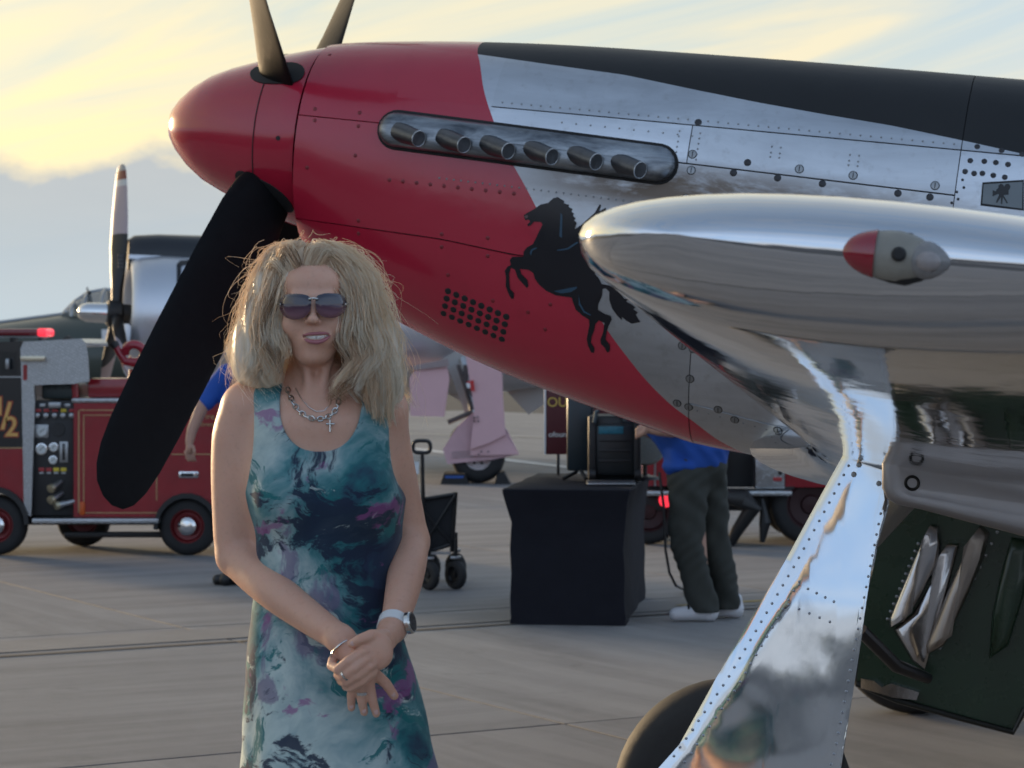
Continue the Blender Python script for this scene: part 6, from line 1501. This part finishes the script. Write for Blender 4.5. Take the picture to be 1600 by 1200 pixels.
c2 = Vector((c.x-.12, 33.6, r)); e = bpy.data.objects.new('main_wheel', None); C.objects.link(e); e.parent = apl; e.matrix_parent_inverse = AMI; wheel(c2, r, .24, e, mat('white_rim', (.58, .52, .52), .4), rk=.5, n=24)
MB().tube([AMI @ c2, AMI @ (c2+Vector((0, 0, 1.3)))], .06, 8).build('oleo_strut', M_dull, apl)
for (lab, x0, x1, st) in (('black wheel chock with blue stripe in front of the pinkish landing gear wheel', 688, 732, True), ('small black wheel chock behind the pinkish landing gear wheel', 772, 798, False)):
    D_c = 29.7; b = Vector(((x0+x1)/2-800, 0, 0))/F*D_c; ck = thing('wheel_chock', lab, 'wheel chock', (b.x, D_c, 0), group='chocks at the pinkish landing gear'); hw = (x1-x0)/2/F*D_c
    MB().prism([(-hw, 0), (hw, 0), (hw*.75, .13), (-hw*.75, .13)] if st else [(-hw, 0), (hw, 0), (hw*.2, .15), (-hw*.6, .12)], lambda x, z, d: Vector((x, d, z)), .5).build('block', M_rubber, ck, 0)
    if st: MB().box((0, -.003, .09), (hw*1.3, .01, .03)).build('blue_stripe', mat('blue_band', (.02, .08, .3), .5), ck)

# ------------------------------------------------------------------ olive airplane far left
CD = 42.0; co_ = at(60, 560, CD); oly = thing('olive_airplane', 'dark olive airplane with a glazed canopy far behind the small fire engine', 'airplane', co_); kc = F/CD
M_ol = mat('olive_drab', (.045, .055, .045), .35, var=.25, scale=1.2, coat=.15)
def cp_(x, y, d=0): return at(x, y, CD+d)-co_
secs = []
for x, yt, yb, hw in ((-160, 520, 590, .5), (-60, 512, 615, .75), (0, 505, 625, .9), (60, 497, 630, 1.0), (120, 489, 632, 1.05), (180, 487, 632, 1.05), (250, 492, 628, 1.0), (330, 505, 615, .9), (430, 520, 600, .6)):
    a, b = cp_(x, yt), cp_(x, yb); zc_ = (a.z+b.z)/2; hh = (a.z-b.z)/2; secs.append([Vector((a.x, hw*math.cos(2*math.pi*k/28), zc_+hh*math.sin(2*math.pi*k/28))) for k in range(28)])
MB().loft(secs).build('fuselage', M_ol, oly, 60)
gl_ = newmat('canopy_clear'); gl_.set('Base Color', (.75, .82, .85)); gl_.set('Roughness', .05); gl_.set('Transmission Weight', .9); gl_.set('IOR', 1.1); M_clear = gl_.m
secs = []
for x, yt, hw in ((100, 489, .3), (118, 472, .42), (138, 459, .5), (160, 454, .5), (185, 454, .5), (215, 465, .45), (235, 488, .3)):
    a, b = cp_(x, yt), cp_(x, 495); secs.append([Vector((a.x, -hw*math.cos(math.pi*k/14), b.z+(a.z-b.z)*math.sin(math.pi*k/14))) for k in range(15)])
MB().loft(secs, closed=False).build('canopy', M_clear, oly, 60)
for x, yt, hw in ((118, 472, .42), (138, 459, .5), (165, 454, .5), (200, 459, .48)):
    a, b = cp_(x, yt), cp_(x, 495); MB().tube([Vector((a.x, -hw*math.cos(math.pi*k/14), b.z+(a.z-b.z)*1.02*math.sin(math.pi*k/14))) for k in range(15)], .03, 6).build('canopy_frame', M_dull, oly)
MB().tube([cp_(100, 489), cp_(118, 471), cp_(138, 457.5), cp_(165, 453), cp_(200, 458)], .04, 8).build('canopy_rail', M_dull, oly)
MB().tube([cp_(140, 488, -.1), cp_(141, 470, -.1), cp_(139, 455, -.1)], .03, 8).build('head_armour', M_blackr, oly)
MB().tube([cp_(-160, 520, -.05), cp_(-60, 511, -.05), cp_(0, 504, -.05), cp_(60, 496, -.05), cp_(110, 489.5, -.05)], .035, 8).build('top_rail', M_dull, oly)
MB().tube([cp_(137, 454, 0), cp_(136, 449, 0)], .015, 6).build('antenna', M_blackr, oly)
for x in (60, 330):
    c = cp_(x, 560); c = Vector((c.x, -.6, -co_.z+.35)); e = bpy.data.objects.new('main_wheel', None); C.objects.link(e); e.parent = oly; wheel(c, .35, .25, e, M_dull, n=24); MB().tube([c, c+Vector((0, .1, .9))], .07, 8).build('oleo_strut', M_dull, oly)
p = cp_(173, 530, -1.0); MB().prism([(-.14, .16), (.14, .16), (.13, -.05), (0, -.18), (-.13, -.05)], lambda x, z, d: Vector((p.x+x, -1.075+d, p.z+z)), .02).build('shield', mat('white_shield', (.7, .7, .7), .5), oly, 0)
o = text_mesh('letter', 'R', .24, mat('sign_red', (.4, .03, .04), .5), oly, .002); o.location = (p.x, -1.08, p.z); o.rotation_euler = (R_(90), 0, 0)
